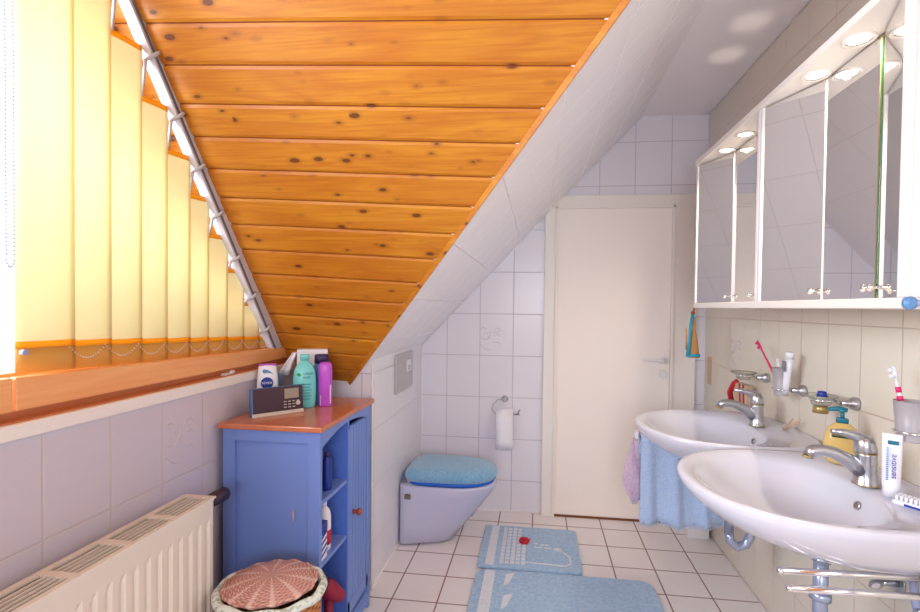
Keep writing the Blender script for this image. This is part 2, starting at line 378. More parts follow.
# boarded dormer slopes
dw = Vector((1, 0, -NW.x/NW.z)).normalized(); dn = NW.cross(dw)
if dn.z > 0: dn = -dn
nS = Vector((-1.049, 0, 1)).normalized()
clipn = (EB-EA).cross(nS).normalized()
def planks():
    out = []
    S0 = CW-Vector((0, 0, 0))
    ss = [-1.325, -1.224, -1.121, -1.026, -.925, -.827, -.729, -.629, -.526, -.43, -.335, -.237, -.145, -.052, .04, .13]
    A0 = Vector((-.816, 1.923, .903)); A0 = A0-NW*(A0-CW).dot(NW)
    ss = [-1.325-.103*k for k in range(6, 0, -1)]+ss
    for a, c in zip(ss, ss[1:]):
        a += .0018; c -= .0018
        L = Vector((-1.26, 0, 0))
        row = []
        for s_ in (a, c):
            base = A0+dn*s_
            pl = base+dw*((-1.26-base.x)/dw.x)
            t = (EA-base).dot(clipn)/dw.dot(clipn); pr = base+dw*t
            row.append((pl, pr))
        out.append([row[0][0], row[0][1], row[1][1], row[1][0]])
    return out
PL = []
for q in planks():
    if q[3].z > ZC+.09: continue
    PL.append(q)
for side in (1, -1):
    g = (lambda p: p) if side > 0 else mir
    nn = NW if side > 0 else Vector((NW.x, -NW.y, NW.z))
    b = MB()
    for q in PL:
        P = [g(p) for p in q]; c = sum(P, Vector())/4
        inn = [p+(q_-p).normalized()*.009 for p, q_ in zip(P, (P[3], P[2], P[1], P[0]))]
        b.loops([[p+nn*.014 for p in P], [p+nn*.004 for p in P], inn], sm=False)
    w = structure(b, 'ceiling_boards', 'pine')
    b = MB(); P = [g(PL[0][0]), g(PL[0][1]), g(PL[-1][2]), g(PL[-1][3])]
    b.prism([p+nn*.008 for p in P], nn*.02); structure(b, 'ceiling_backing', 'pine_groove')
    b = MB(); ea, et = g(EA), g(ET); d2 = (et-ea).normalized(); side_v = g(Vector((clipn)))-g(Vector((0, 0, 0)))
    sv = side_v if side_v.dot(g(Vector((-1.2, 1.2, 2)))-g(EL(.5))) > 0 else -side_v
    b.prism([ea-nS*.006, ea-nS*.006+sv*.008, ea+sv*.008+nS*.010, ea+nS*.010], et-ea)
    structure(b, 'trim_2', 'pine')
b = MB()
for k in range(9): b.box(-1.3, XT+.02, mir(ET).y-.02+k*.103, mir(ET).y-.02+k*.103+.1, ZC, ZC+.012)
structure(b, 'ceiling_boards', 'pine')
structure(MB().box(-1.3, XT+.02, mir(ET).y-.1, ET.y+.1, ZC+.01, ZC+.03), 'ceiling_backing', 'pine_groove')
# gable window
XG = -1.19
def gp(y, z, x=XG): return Vector((x, y, z))
zb = 1.02
y_b = yw(XG, zb); y_t = yw(XG, ZC)
outer = [(y_b, zb), (y_t, ZC), (2*YM-y_t, ZC), (2*YM-y_b, zb)]
gs = Vector((0, NW.y, NW.z)).normalized()
def inset(d, dbot, dtop):
    zt = ZC-dtop; z0 = zb+dbot; k = d/gs.y
    return [(yw(XG, z0)-k, z0), (yw(XG, zt)-k, zt), (2*YM-yw(XG, zt)+k, zt), (2*YM-yw(XG, z0)+k, z0)]
inn = inset(.085, .065, .06)
b = MB()
for i in range(4):
    o0, o1, i0, i1 = outer[i], outer[(i+1) % 4], inn[i], inn[(i+1) % 4]
    b.prism([gp(*o0), gp(*o1), gp(*i1), gp(*i0)], (-.055, 0, 0))
ym = .38; b.box(XG-.055, XG, ym-.035, ym+.035, inn[0][1], inn[1][1])
win = structure(b, 'window_1', 'sash')
b = MB(); b.prism([gp(y, z, XG-.028) for y, z in inn], (-.004, 0, 0)); b.build('pane', 'pane', win, kind='structure')
# outer rebate bar in front of the blind, sill board, white edge strip
b = MB(); b.prism([(-1.062, 1.9, 1.022), (-1.062, 1.9, 1.068), (-1.078, 1.9, 1.070), (-1.078, 1.9, 1.022)], (0, -1.06, 0))
for v in b.b.verts:
    if v.co.y < 1 and v.co.z > 1.05: v.co.z += .024
b.prism([(-1.062, .835, 1.022), (-1.062, .835, 1.092), (-1.078, .835, 1.094), (-1.078, .835, 1.022)], (0, -1.2, 0))
structure(b, 'trim_3', 'sash', bevel=.003)
b = MB(); b.box(XG-.04, XL+.001, YR, YB, .985, 1.008); b.box(XG-.04, XL-.03, YR, YB, 1.0, 1.021)
structure(b, 'window_sill', 'sill')
structure(MB().box(XL-.02, XL+.012, YR, YB, .972, 1.004), 'trim_4', 'white', bevel=.003)
structure(MB().box(XG-.06, XG+.02, YR, YB+.1, .5, 1.02), 'wall_outer', 'plaster')
# relief motif tiles
def motif(parent, M4, w):
    b = MB(); rnd = random.Random(3)
    C = [[(-.5, .25), (-.3, .42), (-.1, .3)], [(-.45, .0), (-.2, -.1), (0, .02)], [(.0, .32), (-.02, .1), (-.12, -.02), (.04, -.06)],
         [(.1, .3), (.3, .4), (.48, .22)], [(.12, .08), (.28, .14), (.42, .04)], [(-.42, -.28), (-.2, -.46), (.02, -.52)], [(.1, -.2), (.3, -.18), (.4, -.3)], [(-.3, .15), (-.15, .2), (-.1, .1)], [(.1, .18), (.22, .24), (.34, .2)]]
    for c in C:
        P = []
        for i in range(len(c)-1):
            for k in range(4):
                t = k/4; P.append((c[i][0]*(1-t)+c[i+1][0]*t, c[i][1]*(1-t)+c[i+1][1]*t))
        P.append(c[-1]); P = [M4 @ Vector((x*w, y*w, .0)) for x, y in P]
        n = len(P); b.tube(P, [.0004+.0022*math.sin(pi*i/(n-1)) for i in range(n)], 6)
    return b.build('relief_motif', 'motif', parent)
motif(wall_far, frame((-.285, YF, 1.062), (1, 0, 0), (0, 0, 1)), .15)
motif(wall_left, frame((XL, 1.262, .848), (0, 1, 0), (0, 0, 1)), .135)
motif(wall_right, frame((XR, 2.43, 1.05), (0, -1, 0), (0, 0, 1)), .13)
# door
b = MB(); b.box(.035, .112, YF-.03, YF, 0, 1.91); b.box(.76, .9, YF-.03, YF, 0, 1.91); b.box(.112, .76, YF-.03, YF, 1.835, 1.91)
structure(b, 'door_1', 'cream', bevel=.003)
D1 = [o for o in COL.objects if o.name == 'door_1'][0]
b = MB(); b.box(.098, .112, YF-.042, YF-.028, 0, 1.845); b.box(.76, .775, YF-.042, YF-.028, 0, 1.845); b.box(.098, .775, YF-.042, YF-.028, 1.832, 1.847)
b.build('frame_bead', 'cream', D1, bevel=.002, kind='structure')
lf = MB().box(.112, .76, YF-.022, YF-.001, .012, 1.835).build('leaf', 'door', D1, bevel=.002, kind='structure')
MB().box(.112, .76, YF-.026, YF-.001, 0, .012).build('threshold', 'brown', D1, kind='structure')
b = MB(); hx, hz = .725, .955; b.lathe([(.026, 0), (.026, .006), (.022, .009)], (hx, YF-.022, hz), (0, -1, 0), 20); b.cyl((hx, YF-.022, hz), (hx, YF-.068, hz), .010)
b.tube([(hx, YF-.066, hz), (hx-.03, YF-.070, hz), (hx-.12, YF-.066, hz+.002)], [.010, .0105, .0085], 10)
b.build('handle', 'white', lf); 
MB().lathe([(.024, 0), (.024, .006), (.018, .009)], (hx, YF-.022, hz-.085), (0, -1, 0), 20).build('escutcheon', 'white', lf)
# boxed-in pipes in the corner
structure(MB().box(.83, .94, 2.665, YF, 0, .16), 'trim_5', 'white', bevel=.003)
# ------------------------------------------------------------------ vertical blind
XB = -1.098
bl = empty('vertical_blind', (XB, 1.3, 1.1), 'yellow fabric vertical blind hanging across the gable window', 'blind')
r0 = Vector((-1.078, 1.845, 1.035)); r1 = Vector((-1.078, .78, 0)); r1.z = 1.035+(1.845-.78)*1.43
def railz(y): return r0.z+(r0.y-y)*(r1.z-r0.z)/(r0.y-r1.y)
dr = (r1-r0).normalized(); up = Vector((0, -dr.z, dr.y)); up = up if up.z > 0 else -up
b = MB(); w = .030
b.prism([r0+up*-.026+Vector((.014, 0, 0)), r0+up*w*1.0+Vector((.014, 0, 0)), r0+up*w+Vector((-.02, 0, 0)), r0+up*-.026+Vector((-.02, 0, 0))], r1-r0)
b.build('head_rail', 'alu', bl, bevel=.002)
b = MB(); b.prism([r0+Vector((.0138, 0, 0))+up*-.019, r0+Vector((.0138, 0, 0))+up*-.009, r0+Vector((.0150, 0, 0))+up*-.009, r0+Vector((.0150, 0, 0))+up*-.019], r1-r0)
b.build('rail_slot', 'slot', bl)
ye = [.875, .968, 1.064, 1.158, 1.248, 1.34, 1.424, 1.52, 1.613, 1.708, 1.792]
tops = [2.30, 2.10, 1.952, 1.825, 1.708, 1.598, 1.486, 1.376, 1.258, 1.148]
ov = .019
for i in range(10):
    y0, y1 = ye[i], ye[i+1]+ov; zt = tops[i]; n = 8
    zb0 = 1.093-.036*(y0-.875)/.9; zh = 1.148-.045*(y0-.875)/.9
    def P(k, z):
        t = k/n; return Vector((XB-.010+.022*t+.004*math.sin(pi*t), y0+(y1-y0)*t, z))
    b = MB(); b.loops([[P(k, z) for k in range(n+1)] for z in (zh+.014, zt-.016)], 0, True, False, False, False)
    s = b.build('slat', 'slat', bl, solid=.0006)
    b = MB(); b.loops([[P(k, z) for k in range(n+1)] for z in (zt-.016, zt)], 0, True, False, False, False)
    b.build('top_hem', 'hem', s, solid=.0008)
    b = MB(); b.loops([[P(k, z) for k in range(n+1)] for z in (zh, zh+.014)], 0, True, False, False, False)
    b.build('lower_hem', 'hem', s, solid=.0008)
    b = MB(); b.loops([[P(k, z) for k in range(n+1)] for z in (zb0, zh)], 0, True, False, False, False)
    b.build('weight_pocket', 'hemlow', s, solid=.0012)
    # carrier hook
    yc = (y0+y1)/2-.01; zr = railz(yc)
    b = MB(); b.tube([(XB+.034, yc+.004, zr-.004), (XB+.044, yc-.004, zr-.010), (XB+.040, yc-.014, zr-.022), (XB+.016, yc-.018, zr-.036), (XB+.002, yc-.016, zt-.004)], [.003, .005, .0055, .0045, .004], 8)
    b.build('carrier_hook', 'greyplastic2', bl)
b = MB()
for i in range(9):
    y0, y1 = ye[i+1]-.0, ye[i+1]+(ye[i+1]-ye[i])*.98; z0 = 1.148-.045*(y0-.875)/.9
    if i == 8: y1 = ye[10]
    for k in range(15):
        t = k/14; b.sphere((XB+.018, y0+(y1-y0)*t, z0-.028*math.sin(pi*t)), .0017, 0, seg=6)
b.build('bottom_chain', 'alu', bl)
b = MB()
for k in range(120):
    z = 2.3-.0085*k; 
    if z < 1.34: break
    b.sphere((-1.10, .853, z), .0022, 0, seg=6); b.sphere((-1.10, .868, z), .0022, 0, seg=6)
for k in range(7):
    a = pi*k/6; b.sphere((-1.10, .8605-.0075*math.cos(a), 1.335-.014*math.sin(a)), .0022, 0, seg=6)
b.build('pull_chain', 'greyplastic', bl)
MB().cyl((XB+.01, ye[0]-.002, 1.141), (XB+.02, ye[0]-.002, 1.141), .006).build('chain_clip', 'greyplastic', bl)
# window stay hardware on the sill
b = MB(); b.box(-1.056, -1.040, 1.46, 1.50, 1.008, 1.014); b.sphere((-1.048, 1.508, 1.014), .008, 0, (1, 1.6, .8))
b.build('window_stay', 'alu', base=(-1.048, 1.48, 1.008), label='small white metal window stay lying on the wooden sill', cat='hardware')
# ------------------------------------------------------------------ radiator
rd = empty('panel_radiator', (-.945, .5, .12), 'cream enamelled panel radiator with slotted top grille under the window', 'radiator')
xf, xb, y0, y1, z0, z1 = -.897, -.99, -.35, 1.213, .12, .704
b = MB(); pts = []; pitch = .0335; k = 0; y = y0+.02
prof = [(y0, xf)]
while y < y1-.03:
    prof += [(y, xf), (y+.007, xf-.006), (y+.012, xf-.006), (y+.019, xf)]; y += pitch
prof.append((y1, xf))
zz = [z0, z0+.05, z0+.052, z1-.062, z1-.05, z1-.004]
def rl(z, flat): return [Vector((xf if flat else x, yy, z)) for yy, x in prof]
L = [rl(z0, True), rl(z0+.04, True), rl(z0+.055, False), rl(z1-.068, False), rl(z1-.052, True), rl(z1-.004, True)]
b.loops(L, 0, False, False, False, False); b.loops([[p+Vector((-.012, 0, 0)) for p in l] for l in (L[0], L[1], L[4], L[5])], 0, False, False, False, False)
b.build('front_panel', 'radiator', rd)
MB().box(xb, xb+.012, y0, y1, z0, z1-.004).build('back_panel', 'radiator', rd)
b = MB(); b.box(xf-.012, xf+.001, y0, y1, z1-.006, z1+.002); b.box(xb-.002, xb+.012, y0, y1, z1-.006, z1+.002)
y = y0; ns = 12; sp = (y1-y0)/ns
for i in range(ns+1):
    yy = y0+i*sp; b.box(xb, xf, yy-.009, yy+.009, z1-.004, z1+.001)
    if i < ns:
        for j in range(1, 5): xx = xb+.012+(xf-xb-.024)*j/5; b.box(xx-.002, xx+.002, yy, yy+sp, z1-.004, z1)
        
b.build('top_grille', 'radiator', rd)
for q in (y1-.003, y0): MB().box(xb, xf, q, q+.003, z0, z1-.004).build('end_cover', 'radiator', rd)
MB().box(xb+.013, xf-.013, y0+.01, y1-.01, z0+.02, z1-.03).build('convector_core', 'rad_dark', rd)
b = MB(); b.cyl((-.935, y1, .675), (-.935, y1+.035, .675), .011); b.cyl((-.935, y1+.018, .675), (-.935, y1+.018, .60), .008); b.cyl((-.935, y1+.018, .60), (-.935, y1+.018, 0.01), .0075); vb = b.build('valve', 'satin', rd)
b = MB(); b.lathe([(.014, 0), (.02, .006), (.021, .05), (.017, .058), (.0, .06)], (-.935, y1+.03, .677), (.25, .95, .12), 20)
b.build('thermostat_knob', 'black', vb)
# ------------------------------------------------------------------ blue cabinet
cb = empty('bathroom_cabinet', (-.85, 1.64, 0), 'blue painted cabinet with wooden top, open shelves and one door', 'cabinet')
cx0, cx1, cy0, cy1, ct = -1.012, -.68, 1.41, 1.87, .846
b = MB(); b.box(cx0-.01, cx1+.012, cy0-.014, cy1+.01, ct, ct+.018); b.build('top', 'top', cb, bevel=.004)
def side(ya, yb, panel_y):
    b = MB(); b.box(cx0, cx0+.04, ya, yb, .0, ct); b.box(cx1-.04, cx1, ya, yb, 0, ct); b.box(cx0+.04, cx1-.04, ya, yb, ct-.04, ct); b.box(cx0+.04, cx1-.04, ya, yb, .06, .11)
    b.box(cx0+.04, cx1-.04, panel_y, panel_y+.008, .11, ct-.04)
    return b.build('side_panel', 'blue', cb, bevel=.002)
side(cy0, cy0+.02, cy0+.009); side(cy1-.02, cy1, cy1-.017)
b = MB(); b.box(cx0, cx0+.008, cy0+.02, cy1-.02, .08, ct); b.build('back_panel', 'blue_in', cb)
ymid = 1.635
MB().box(cx0+.008, cx1-.002, ymid, ymid+.014, .08, ct).build('divider', 'blue_in', cb)
for z in (.06, .395, .6): MB().box(cx0+.008, cx1-.004, cy0+.02, ymid if z > .1 else cy1-.02, z, z+.014).build('shelf', 'blue', cb, bevel=.001)
# arched apron over the opening
b = MB(); n = 16; ya, yb = cy0+.02, cy1-.02
arc = [(ya+(yb-ya)*k/n, ct-.075+.055*math.sin(pi*(.12+.76*k/n))) for k in range(n+1)]
b.prism([(cx1-.018, y, z) for y, z in arc]+[(cx1-.018, yb, ct), (cx1-.018, ya, ct)], (.018, 0, 0)); b.build('arched_apron', 'blue', cb)
b = MB()
nb = 6; dw0, dw1 = ymid+.006, cy1-.024; pw = (dw1-dw0-.04)/nb
b.box(cx1-.018, cx1-.004, dw0, dw1, .10, ct-.045); b.box(cx1-.016, cx1, dw0, dw0+.02, .10, ct-.05); b.box(cx1-.016, cx1, dw1-.02, dw1, .10, ct-.05); b.box(cx1-.016, cx1, dw0, dw1, .10, .15)
for k in range(nb): b.box(cx1-.005, cx1-.002, dw0+.02+pw*k+.002, dw0+.02+pw*(k+1)-.002, .15, ct-.05)
dr_ = b.build('door', 'blue', cb, bevel=.0015)
b = MB(); b.lathe([(.009, 0), (.006, .006), (.006, .012), (.013, .018), (.014, .026), (.008, .031), (0, .032)], (cx1, 1.69, .472), (1, 0, 0), 18); b.build('knob', 'knobwood', dr_)
MB().box(cx0+.01, cx1-.002, cy0+.02, cy1-.02, .02, .06).build('plinth_rail', 'blue', cb)
MB().prism([(-.768, cy0+.0005, .596), (-.7645, cy0+.0005, .58), (-.768, cy0+.0005, .553), (-.771, cy0+.0005, .575)], (0, -.0012, 0)).build('worn_spot', 'tan', cb)
# contents of the cabinet
def bottle(name, x, y, z, h, r, m, label, cat='bottle', capm='plastic_white', sx=1, sy=1, neck=.4, cap=.12, group=None, rot=0):
    t = empty(name, (x, y, z), label, cat, group)
    b = MB(); b.lathe([(r*.9, 0), (r, .006), (r, h*.66), (r*.85, h*.78), (r*neck, h*(1-cap)), (r*neck, h*(1-cap)+.002)], (x, y, z), (0, 0, 1), 24, 0, sx, sy)
    b.build('body', m, t)
    MB().lathe([(r*neck*1.15, 0), (r*neck*1.15, h*cap*.9), (r*neck*.9, h*cap)], (x, y, z+h*(1-cap)), (0, 0, 1), 20, 0, sx, sy).build('cap', capm, t)
    return t
zc = .614
bottle('shampoo_bottle', -.735, 1.465, zc, .15, .022, 'darkgreen', 'dark green bottle on the upper shelf inside the blue cabinet', capm='black')
bottle('shower_bottle', -.715, 1.535, zc, .13, .018, 'navy', 'navy blue bottle with white label on the upper cabinet shelf', capm='darkcap')
bottle('lotion_bottle', -.80, 1.47, zc, .17, .02, 'plastic_white', 'tall pale bottle at the back of the upper cabinet shelf')
zc = .409
pk = empty('detergent_box', (-.715, 1.46, zc), 'blue and white cardboard box on the lower shelf of the cabinet', 'box')
MB().box(-.74, -.690, 1.435, 1.487, zc, zc+.12).build('carton', 'plastic_white', pk, bevel=.001)
b = MB(); b.box(-.741, -.689, 1.434, 1.488, zc+.085, zc+.121)
for k in range(4): b.prism([(-.6895, 1.436, zc+.01+.02*k), (-.6895, 1.486, zc+.025+.02*k), (-.6895, 1.486, zc+.032+.02*k), (-.6895, 1.436, zc+.017+.02*k)], (.0012, 0, 0))
b.build('printed_stripes', 'navy', pk)
t = bottle('cleaner_bottle', -.722, 1.53, zc, .17, .024, 'plastic_white', 'white cleaner bottle with red label on the lower cabinet shelf', neck=.35)
MB().lathe([(.0245, 0), (.0245, .05)], (-.722, 1.53, zc+.02), (0, 0, 1), 24).build('paper_label', 'red', t)
t = empty('hair_dryer', (-.72, 1.53, .074), 'dark red hair dryer standing on the cabinet floor', 'hair dryer')
b = MB(); b.lathe([(.02, 0), (.030, .01), (.032, .04), (.024, .08), (.021, .10)], (-.725, 1.525, .285), (.45, .55, -.7), 20); b.tube([(-.712, 1.555, .25), (-.712, 1.55, .15), (-.715, 1.53, .076)], [.018, .015, .012], 12); b.build('body', 'maroon', t)
b = MB(); b.lathe([(.03, 0), (.031, .012), (.018, .026)], (-.725, 1.525, .285), (-.45, -.55, .7), 20); b.build('rear_cap', 'black', t)
b = MB(); b.tube([(-.71, 1.55, .08), (-.70, 1.50, .082), (-.72, 1.45, .08), (-.76, 1.47, .08), (-.76, 1.53, .08), (-.72, 1.56, .08)], .004, 8); b.build('power_cord', 'black', t)
# ------------------------------------------------------------------ things on the cabinet top
zt = ct+.018
rd_ = empty('clock_radio', (-.905, 1.57, zt), 'dark purple radio with grey display leaning on the cabinet top', 'radio')
pa, pb = Vector((-.950, 1.470, zt)), Vector((-.833, 1.60, zt))
xa = (pb-pa).normalized(); nz = Vector((xa.y, -xa.x, 0)); ln = (pb-pa).length; hh = .098; lean = (Vector((0, 0, 1))-nz*.12).normalized()
F = frame(pa, xa, lean)
MB().box(0, ln, 0, hh, -.028, 0, 0, F).build('case', 'radio_side', rd_, bevel=.003)
MB().box(.004, ln-.003, .013, hh-.002, 0, .003, 0, F).build('front_face', 'radio_face', rd_, bevel=.001)
MB().box(.001, ln-.001, .0, .013, 0, .004, 0, F).build('silver_strip', 'silver', rd_, bevel=.001)
MB().box(ln*.62, ln*.90, hh*.55, hh*.9, .003, .004, 0, F).build('display', 'lcd', rd_)
b = MB()
for r_ in range(3):
    for c_ in range(4 if r_ < 2 else 3): b.box(ln*(.60+.085*c_), ln*(.60+.085*c_)+.009, hh*(.43-.1*r_), hh*(.43-.1*r_)+.003, .003, .0048, 0, F)
b.lathe([(.008, 0), (.007, .004)], F @ Vector((ln*.88, hh*.36, .003)), F.to_3x3() @ Vector((0, 0, 1)), 16); b.build('buttons', 'silver', rd_)
b = MB()
for r_ in range(14):
    for c_ in range(18): b.box(.012+c_*.0052, .0142+c_*.0052, .022+r_*.0052, .0242+r_*.0052, .003, .0034, 0, F)
b.build('speaker_grille', 'maroon_dark', rd_)
def facing(p, spread=1):  # frame whose z looks to the camera side of the room
    d = (Vector((0, 0, p[2]))-Vector(p)); d.z = 0; d.normalize(); xa = Vector((-d.y, d.x, 0)); return frame(p, xa, (0, 0, 1))
def flatbottle(name, p, w, h, d, prof, m, label, cat='bottle', capm=None, caph=.0, capw=.5, group=None):
    """bottle of superelliptic section facing the room; prof: list of (width factor, z factor)"""
    t = empty(name, p, label, cat, group); F = facing(p); n = 24
    def ring(k, z, kd=None):
        kd = k if kd is None else kd
        out = []
        for i in range(n):
            a = 2*pi*i/n; c, s_ = math.cos(a), math.sin(a)
            out.append(F @ Vector((w/2*k*math.copysign(abs(c)**.75, c), z, d/2*kd*math.copysign(abs(s_)**.75, s_))))
        return out
    b = MB(); b.loops([ring(k, h*z) for k, z in prof]); b.build('body', m, t)
    if capm:
        b = MB(); b.loops([ring(capw, h*prof[-1][1]), ring(capw, h*prof[-1][1]+caph*.85), ring(capw*.85, h*prof[-1][1]+caph)]); b.build('cap', capm, t)
    t2 = t; return t, F
p = Vector((-.985, 1.62, zt))
t, F = flatbottle('lotion_bottle', p, .082, .162, .04, [(.72, 0), (.8, .03), (.92, .35), (.86, .7), (.74, .96), (.66, 1)], 'plastic_white', 'white lotion bottle with round blue logo behind the dark radio')
MB().lathe([(.021, 0), (.021, .0015)], F @ Vector((-.002, .098, .0175)), F.to_3x3() @ Vector((0, 0, 1)), 24, 0).build('logo_disc', 'navy', t)
text('logo_text', 'NIVEA', .0125, F @ Matrix.Translation((-.002, .098, .0195)), 'plastic_white', t)
MB().lathe([(.020, 0), (.020, .0015)], F @ Vector((0, .135, .0145)), F.to_3x3() @ Vector((0, -.12, 1)), 24, 0, 1, .45).build('cap_mark', 'bottle_blue', t)
MB().box(-.03, .03, .160, .166, -.013, .013, 0, F).build('cap', 'purple', t, bevel=.003)
# tissues
p = Vector((-1.0, 1.745, zt)); t = empty('tissue_pack', p, 'open pack of tissues with one pulled up beside the bottles', 'tissues'); F = facing(p)
MB().box(-.035, .0, 0, .115, -.02, .03, 0, F).build('pack', 'bottle_blue', t, bevel=.006)
b = MB(); b.loops([[F @ Vector((-.022+.020*r_+(.011-.0022*r_)*k, .105+.030*r_, .007*math.sin(k*1.9+r_))) for k in range(5)] for r_ in range(4)], 0, True, False, False, False)
b.build('tissue', 'paper', t, solid=.001)
p = Vector((-.91, 1.825, zt)); t = empty('cotton_box', p, 'white rectangular box standing behind the turquoise bottle', 'box'); F = facing(p)
MB().box(-.062, .055, 0, .205, -.03, .03, 0, F).build('carton', 'plastic_white', t, bevel=.002)
b = MB(); b.box(-.045, -.018, .158, .161, .03, .0312, 0, F); b.box(-.045, -.042, .14, .161, .03, .0312, 0, F); b.box(-.045, -.02, .14, .143, .03, .0312, 0, F); b.build('printed_mark', 'grey', t)
p = Vector((-.868, 1.672, zt))
t, F = flatbottle('lotion_bottle', p, .082, .178, .045, [(.88, 0), (.94, .03), (1., .3), (1, .6), (.9, .78), (.66, .9), (.34, .965), (.34, 1)], 'turq', 'turquoise lotion bottle with green leaf logo on the cabinet top', capm='turq', caph=.022, capw=.42)
b = MB(); b.lathe([(.008, 0), (.008, .0012)], F @ Vector((-.020, .125, .0198)), F.to_3x3() @ Vector((.0, 0, 1)), 16, 0, 1, .7); b.build('leaf_mark', 'leaf', t)
text('brand_text', 'GARNIER', .0092, F @ Matrix.Translation((.012, .128, .0222)), 'teal', t); text('brand_text', 'body', .013, F @ Matrix.Translation((.008, .115, .0225)), 'teal', t)
b = MB()
for k in range(6): b.box(-.02+.003*(k % 3), .024-.004*(k % 2), .088-.011*k, .0905-.011*k, .0225, .0232, 0, F)
b.build('printed_lines', 'teal', t)
p = Vector((-.838, 1.748, zt))
t, F = flatbottle('spray_can', p, .062, .158, .06, [(.95, 0), (1, .03), (1, .9), (.9, .96), (.8, 1)], 'bottle_blue', 'grey blue spray can with dark lid behind the purple bottle', 'can', capm='darkcap', caph=.034, capw=.86)
p = Vector((-.803, 1.708, zt))
t, F = flatbottle('deodorant_bottle', p, .050, .168, .04, [(.9, 0), (1, .03), (1, .8), (.97, .93), (.8, .98), (.5, 1)], 'purple', 'bright purple deodorant bottle with white side lettering', 'bottle')
b = MB()
for k in range(9): b.box(.016, .021, .012+.008*k, .017+.008*k, .0165, .0175, 0, F)
b.build('side_lettering', 'plastic_white', t); b = MB()
for k in range(5): b.box(-.019, -.014, .006+.008*k, .0105+.008*k, .0165, .0175, 0, F)
b.build('side_lettering', 'plastic_white', t)
# ------------------------------------------------------------------ wicker basket
kx, ky = -.722, 1.208
bk = empty('laundry_basket', (kx, ky, 0), 'oval wicker laundry basket with lid and flowery cloth lining', 'basket')
ra, rb = .139, .117
b = MB(); b.lathe([(.78, 0), (.84, .1), (.93, .3), (1, .455), (.97, .455), (.9, .3), (.8, .02)], (kx, ky, .0), (0, 0, 1), 40, 0, ra, rb); b.build('woven_body', 'wicker', bk)
b = MB(); b.tube([(kx+ra*1.01*math.cos(a), ky+rb*1.01*math.sin(a), .463+.003*math.sin(a*9)) for a in [2*pi*k/48 for k in range(48)]], .012, 10, closed=True); b.build('cloth_lining', 'liner', bk)
b = MB(); b.lathe([(.95, 0), (.985, .006), (.95, .016), (.6, .028), (.25, .034), (.0, .035)], (kx-.004, ky+.004, .468), (-.03, -.02, 1), 40, 0, ra*.90, rb*.90); lid = b.build('lid', 'wicker_lid', bk)
b = MB(); q = Vector((-.03, -.02, 1)).normalized()
b.tube([Vector((kx-.004+ra*.88*math.cos(a), ky+.004+rb*.88*math.sin(a), .478+.03*ra*math.cos(a)+.02*rb*math.sin(a)+.003*math.sin(14*a))) for a in [2*pi*k/64 for k in range(64)]], .006, 8, closed=True); b.build('woven_rim', 'wicker_lid', lid)
# ------------------------------------------------------------------ toilet
ty = 2.497
wc = empty('wall_hung_toilet', (XC, ty, .05), 'white wall-hung toilet bowl on the boxed wall under the flush plate', 'toilet')
def wring(x0, x1, hw, z, e=2.2, n=36, hb=None):
    c = (x0+x1)/2; a = (x1-x0)/2; out = []
    for i in range(n):
        t_ = 2*pi*i/n; cc, ss = math.cos(t_), math.sin(t_)
        ex = e if cc > 0 else 6
        px = c+a*math.copysign(abs(cc)**(2/ex), cc); u_ = (px-x0)/(x1-x0); hh_ = hw if hb is None else hb+(hw-hb)*min(1, u_*1.6); py = ty+hh_*math.copysign(abs(ss)**(2/ex), ss)
        out.append(Vector((px, py, z)))
    return out
b = MB(); x0 = XC+.001
b.loops([wring(x0, -.47,   .085, .016, hb=.145), wring(x0, -.43, .105, .026, hb=.158), wring(x0, -.355, .13, .12, hb=.160), wring(x0, -.28, .15, .21, hb=.163), wring(x0, -.225, .165, .285, hb=.168), wring(x0, -.205, .172, .325, hb=.168), wring(x0, -.208, .171, .334, hb=.166), wring(x0+.13, -.25, .13, .334), wring(x0+.15, -.27, .11, .25), wring(x0+.2, -.33, .06, .14)])
b.build('bowl', 'ceramic_wc', wc)
b = MB(); b.loops([wring(XC+.055, -.22, .146, .335), wring(XC+.05, -.216, .152, .343), wring(XC+.055, -.218, .149, .355)]); b.build('seat', 'lid_blue', wc)
b = MB()
def lr(f_, z): return wring(XC+.03+.25*(1-f_), -.208-.25*(1-f_), .152*f_, z, 2.3)
b.loops([lr(.97, .352), lr(1.02, .366), lr(1.02, .386), lr(.98, .402), lr(.87, .413), lr(.6, .419), lr(.25, .420)]); b.build('fuzzy_lid_cover', 'lid_fuzzy', wc)
for q in (-.1, .1): MB().cyl((XC+.05, ty+q, .33), (XC+.05, ty+q, .355), .01).build('hinge', 'ceramic', wc)
b = MB(); b.box(XC+.045, XC+.075, ty-.176, ty-.160, .272, .296); b.build('fixing_recess', 'rad_dark', wc, bevel=.003)
b = MB(); b.box(XC, XC+.012, 2.285, 2.6, .80, 1.0); wc.location.z -= .012; fp = empty('flush_plate', (XC, 2.45, .8), 'grey flush plate on the boxed wall above the toilet', 'flush plate')
b.build('plate', 'flush', fp, bevel=.008, seg=3)
MB().box(XC+.012, XC+.017, 2.46, 2.54, .895, .955).build('button', 'plastic_white', fp, bevel=.004)
MB().box(XC+.013, XC+.019, 2.475, 2.52, .902, .928).build('button', 'silver', fp, bevel=.002)
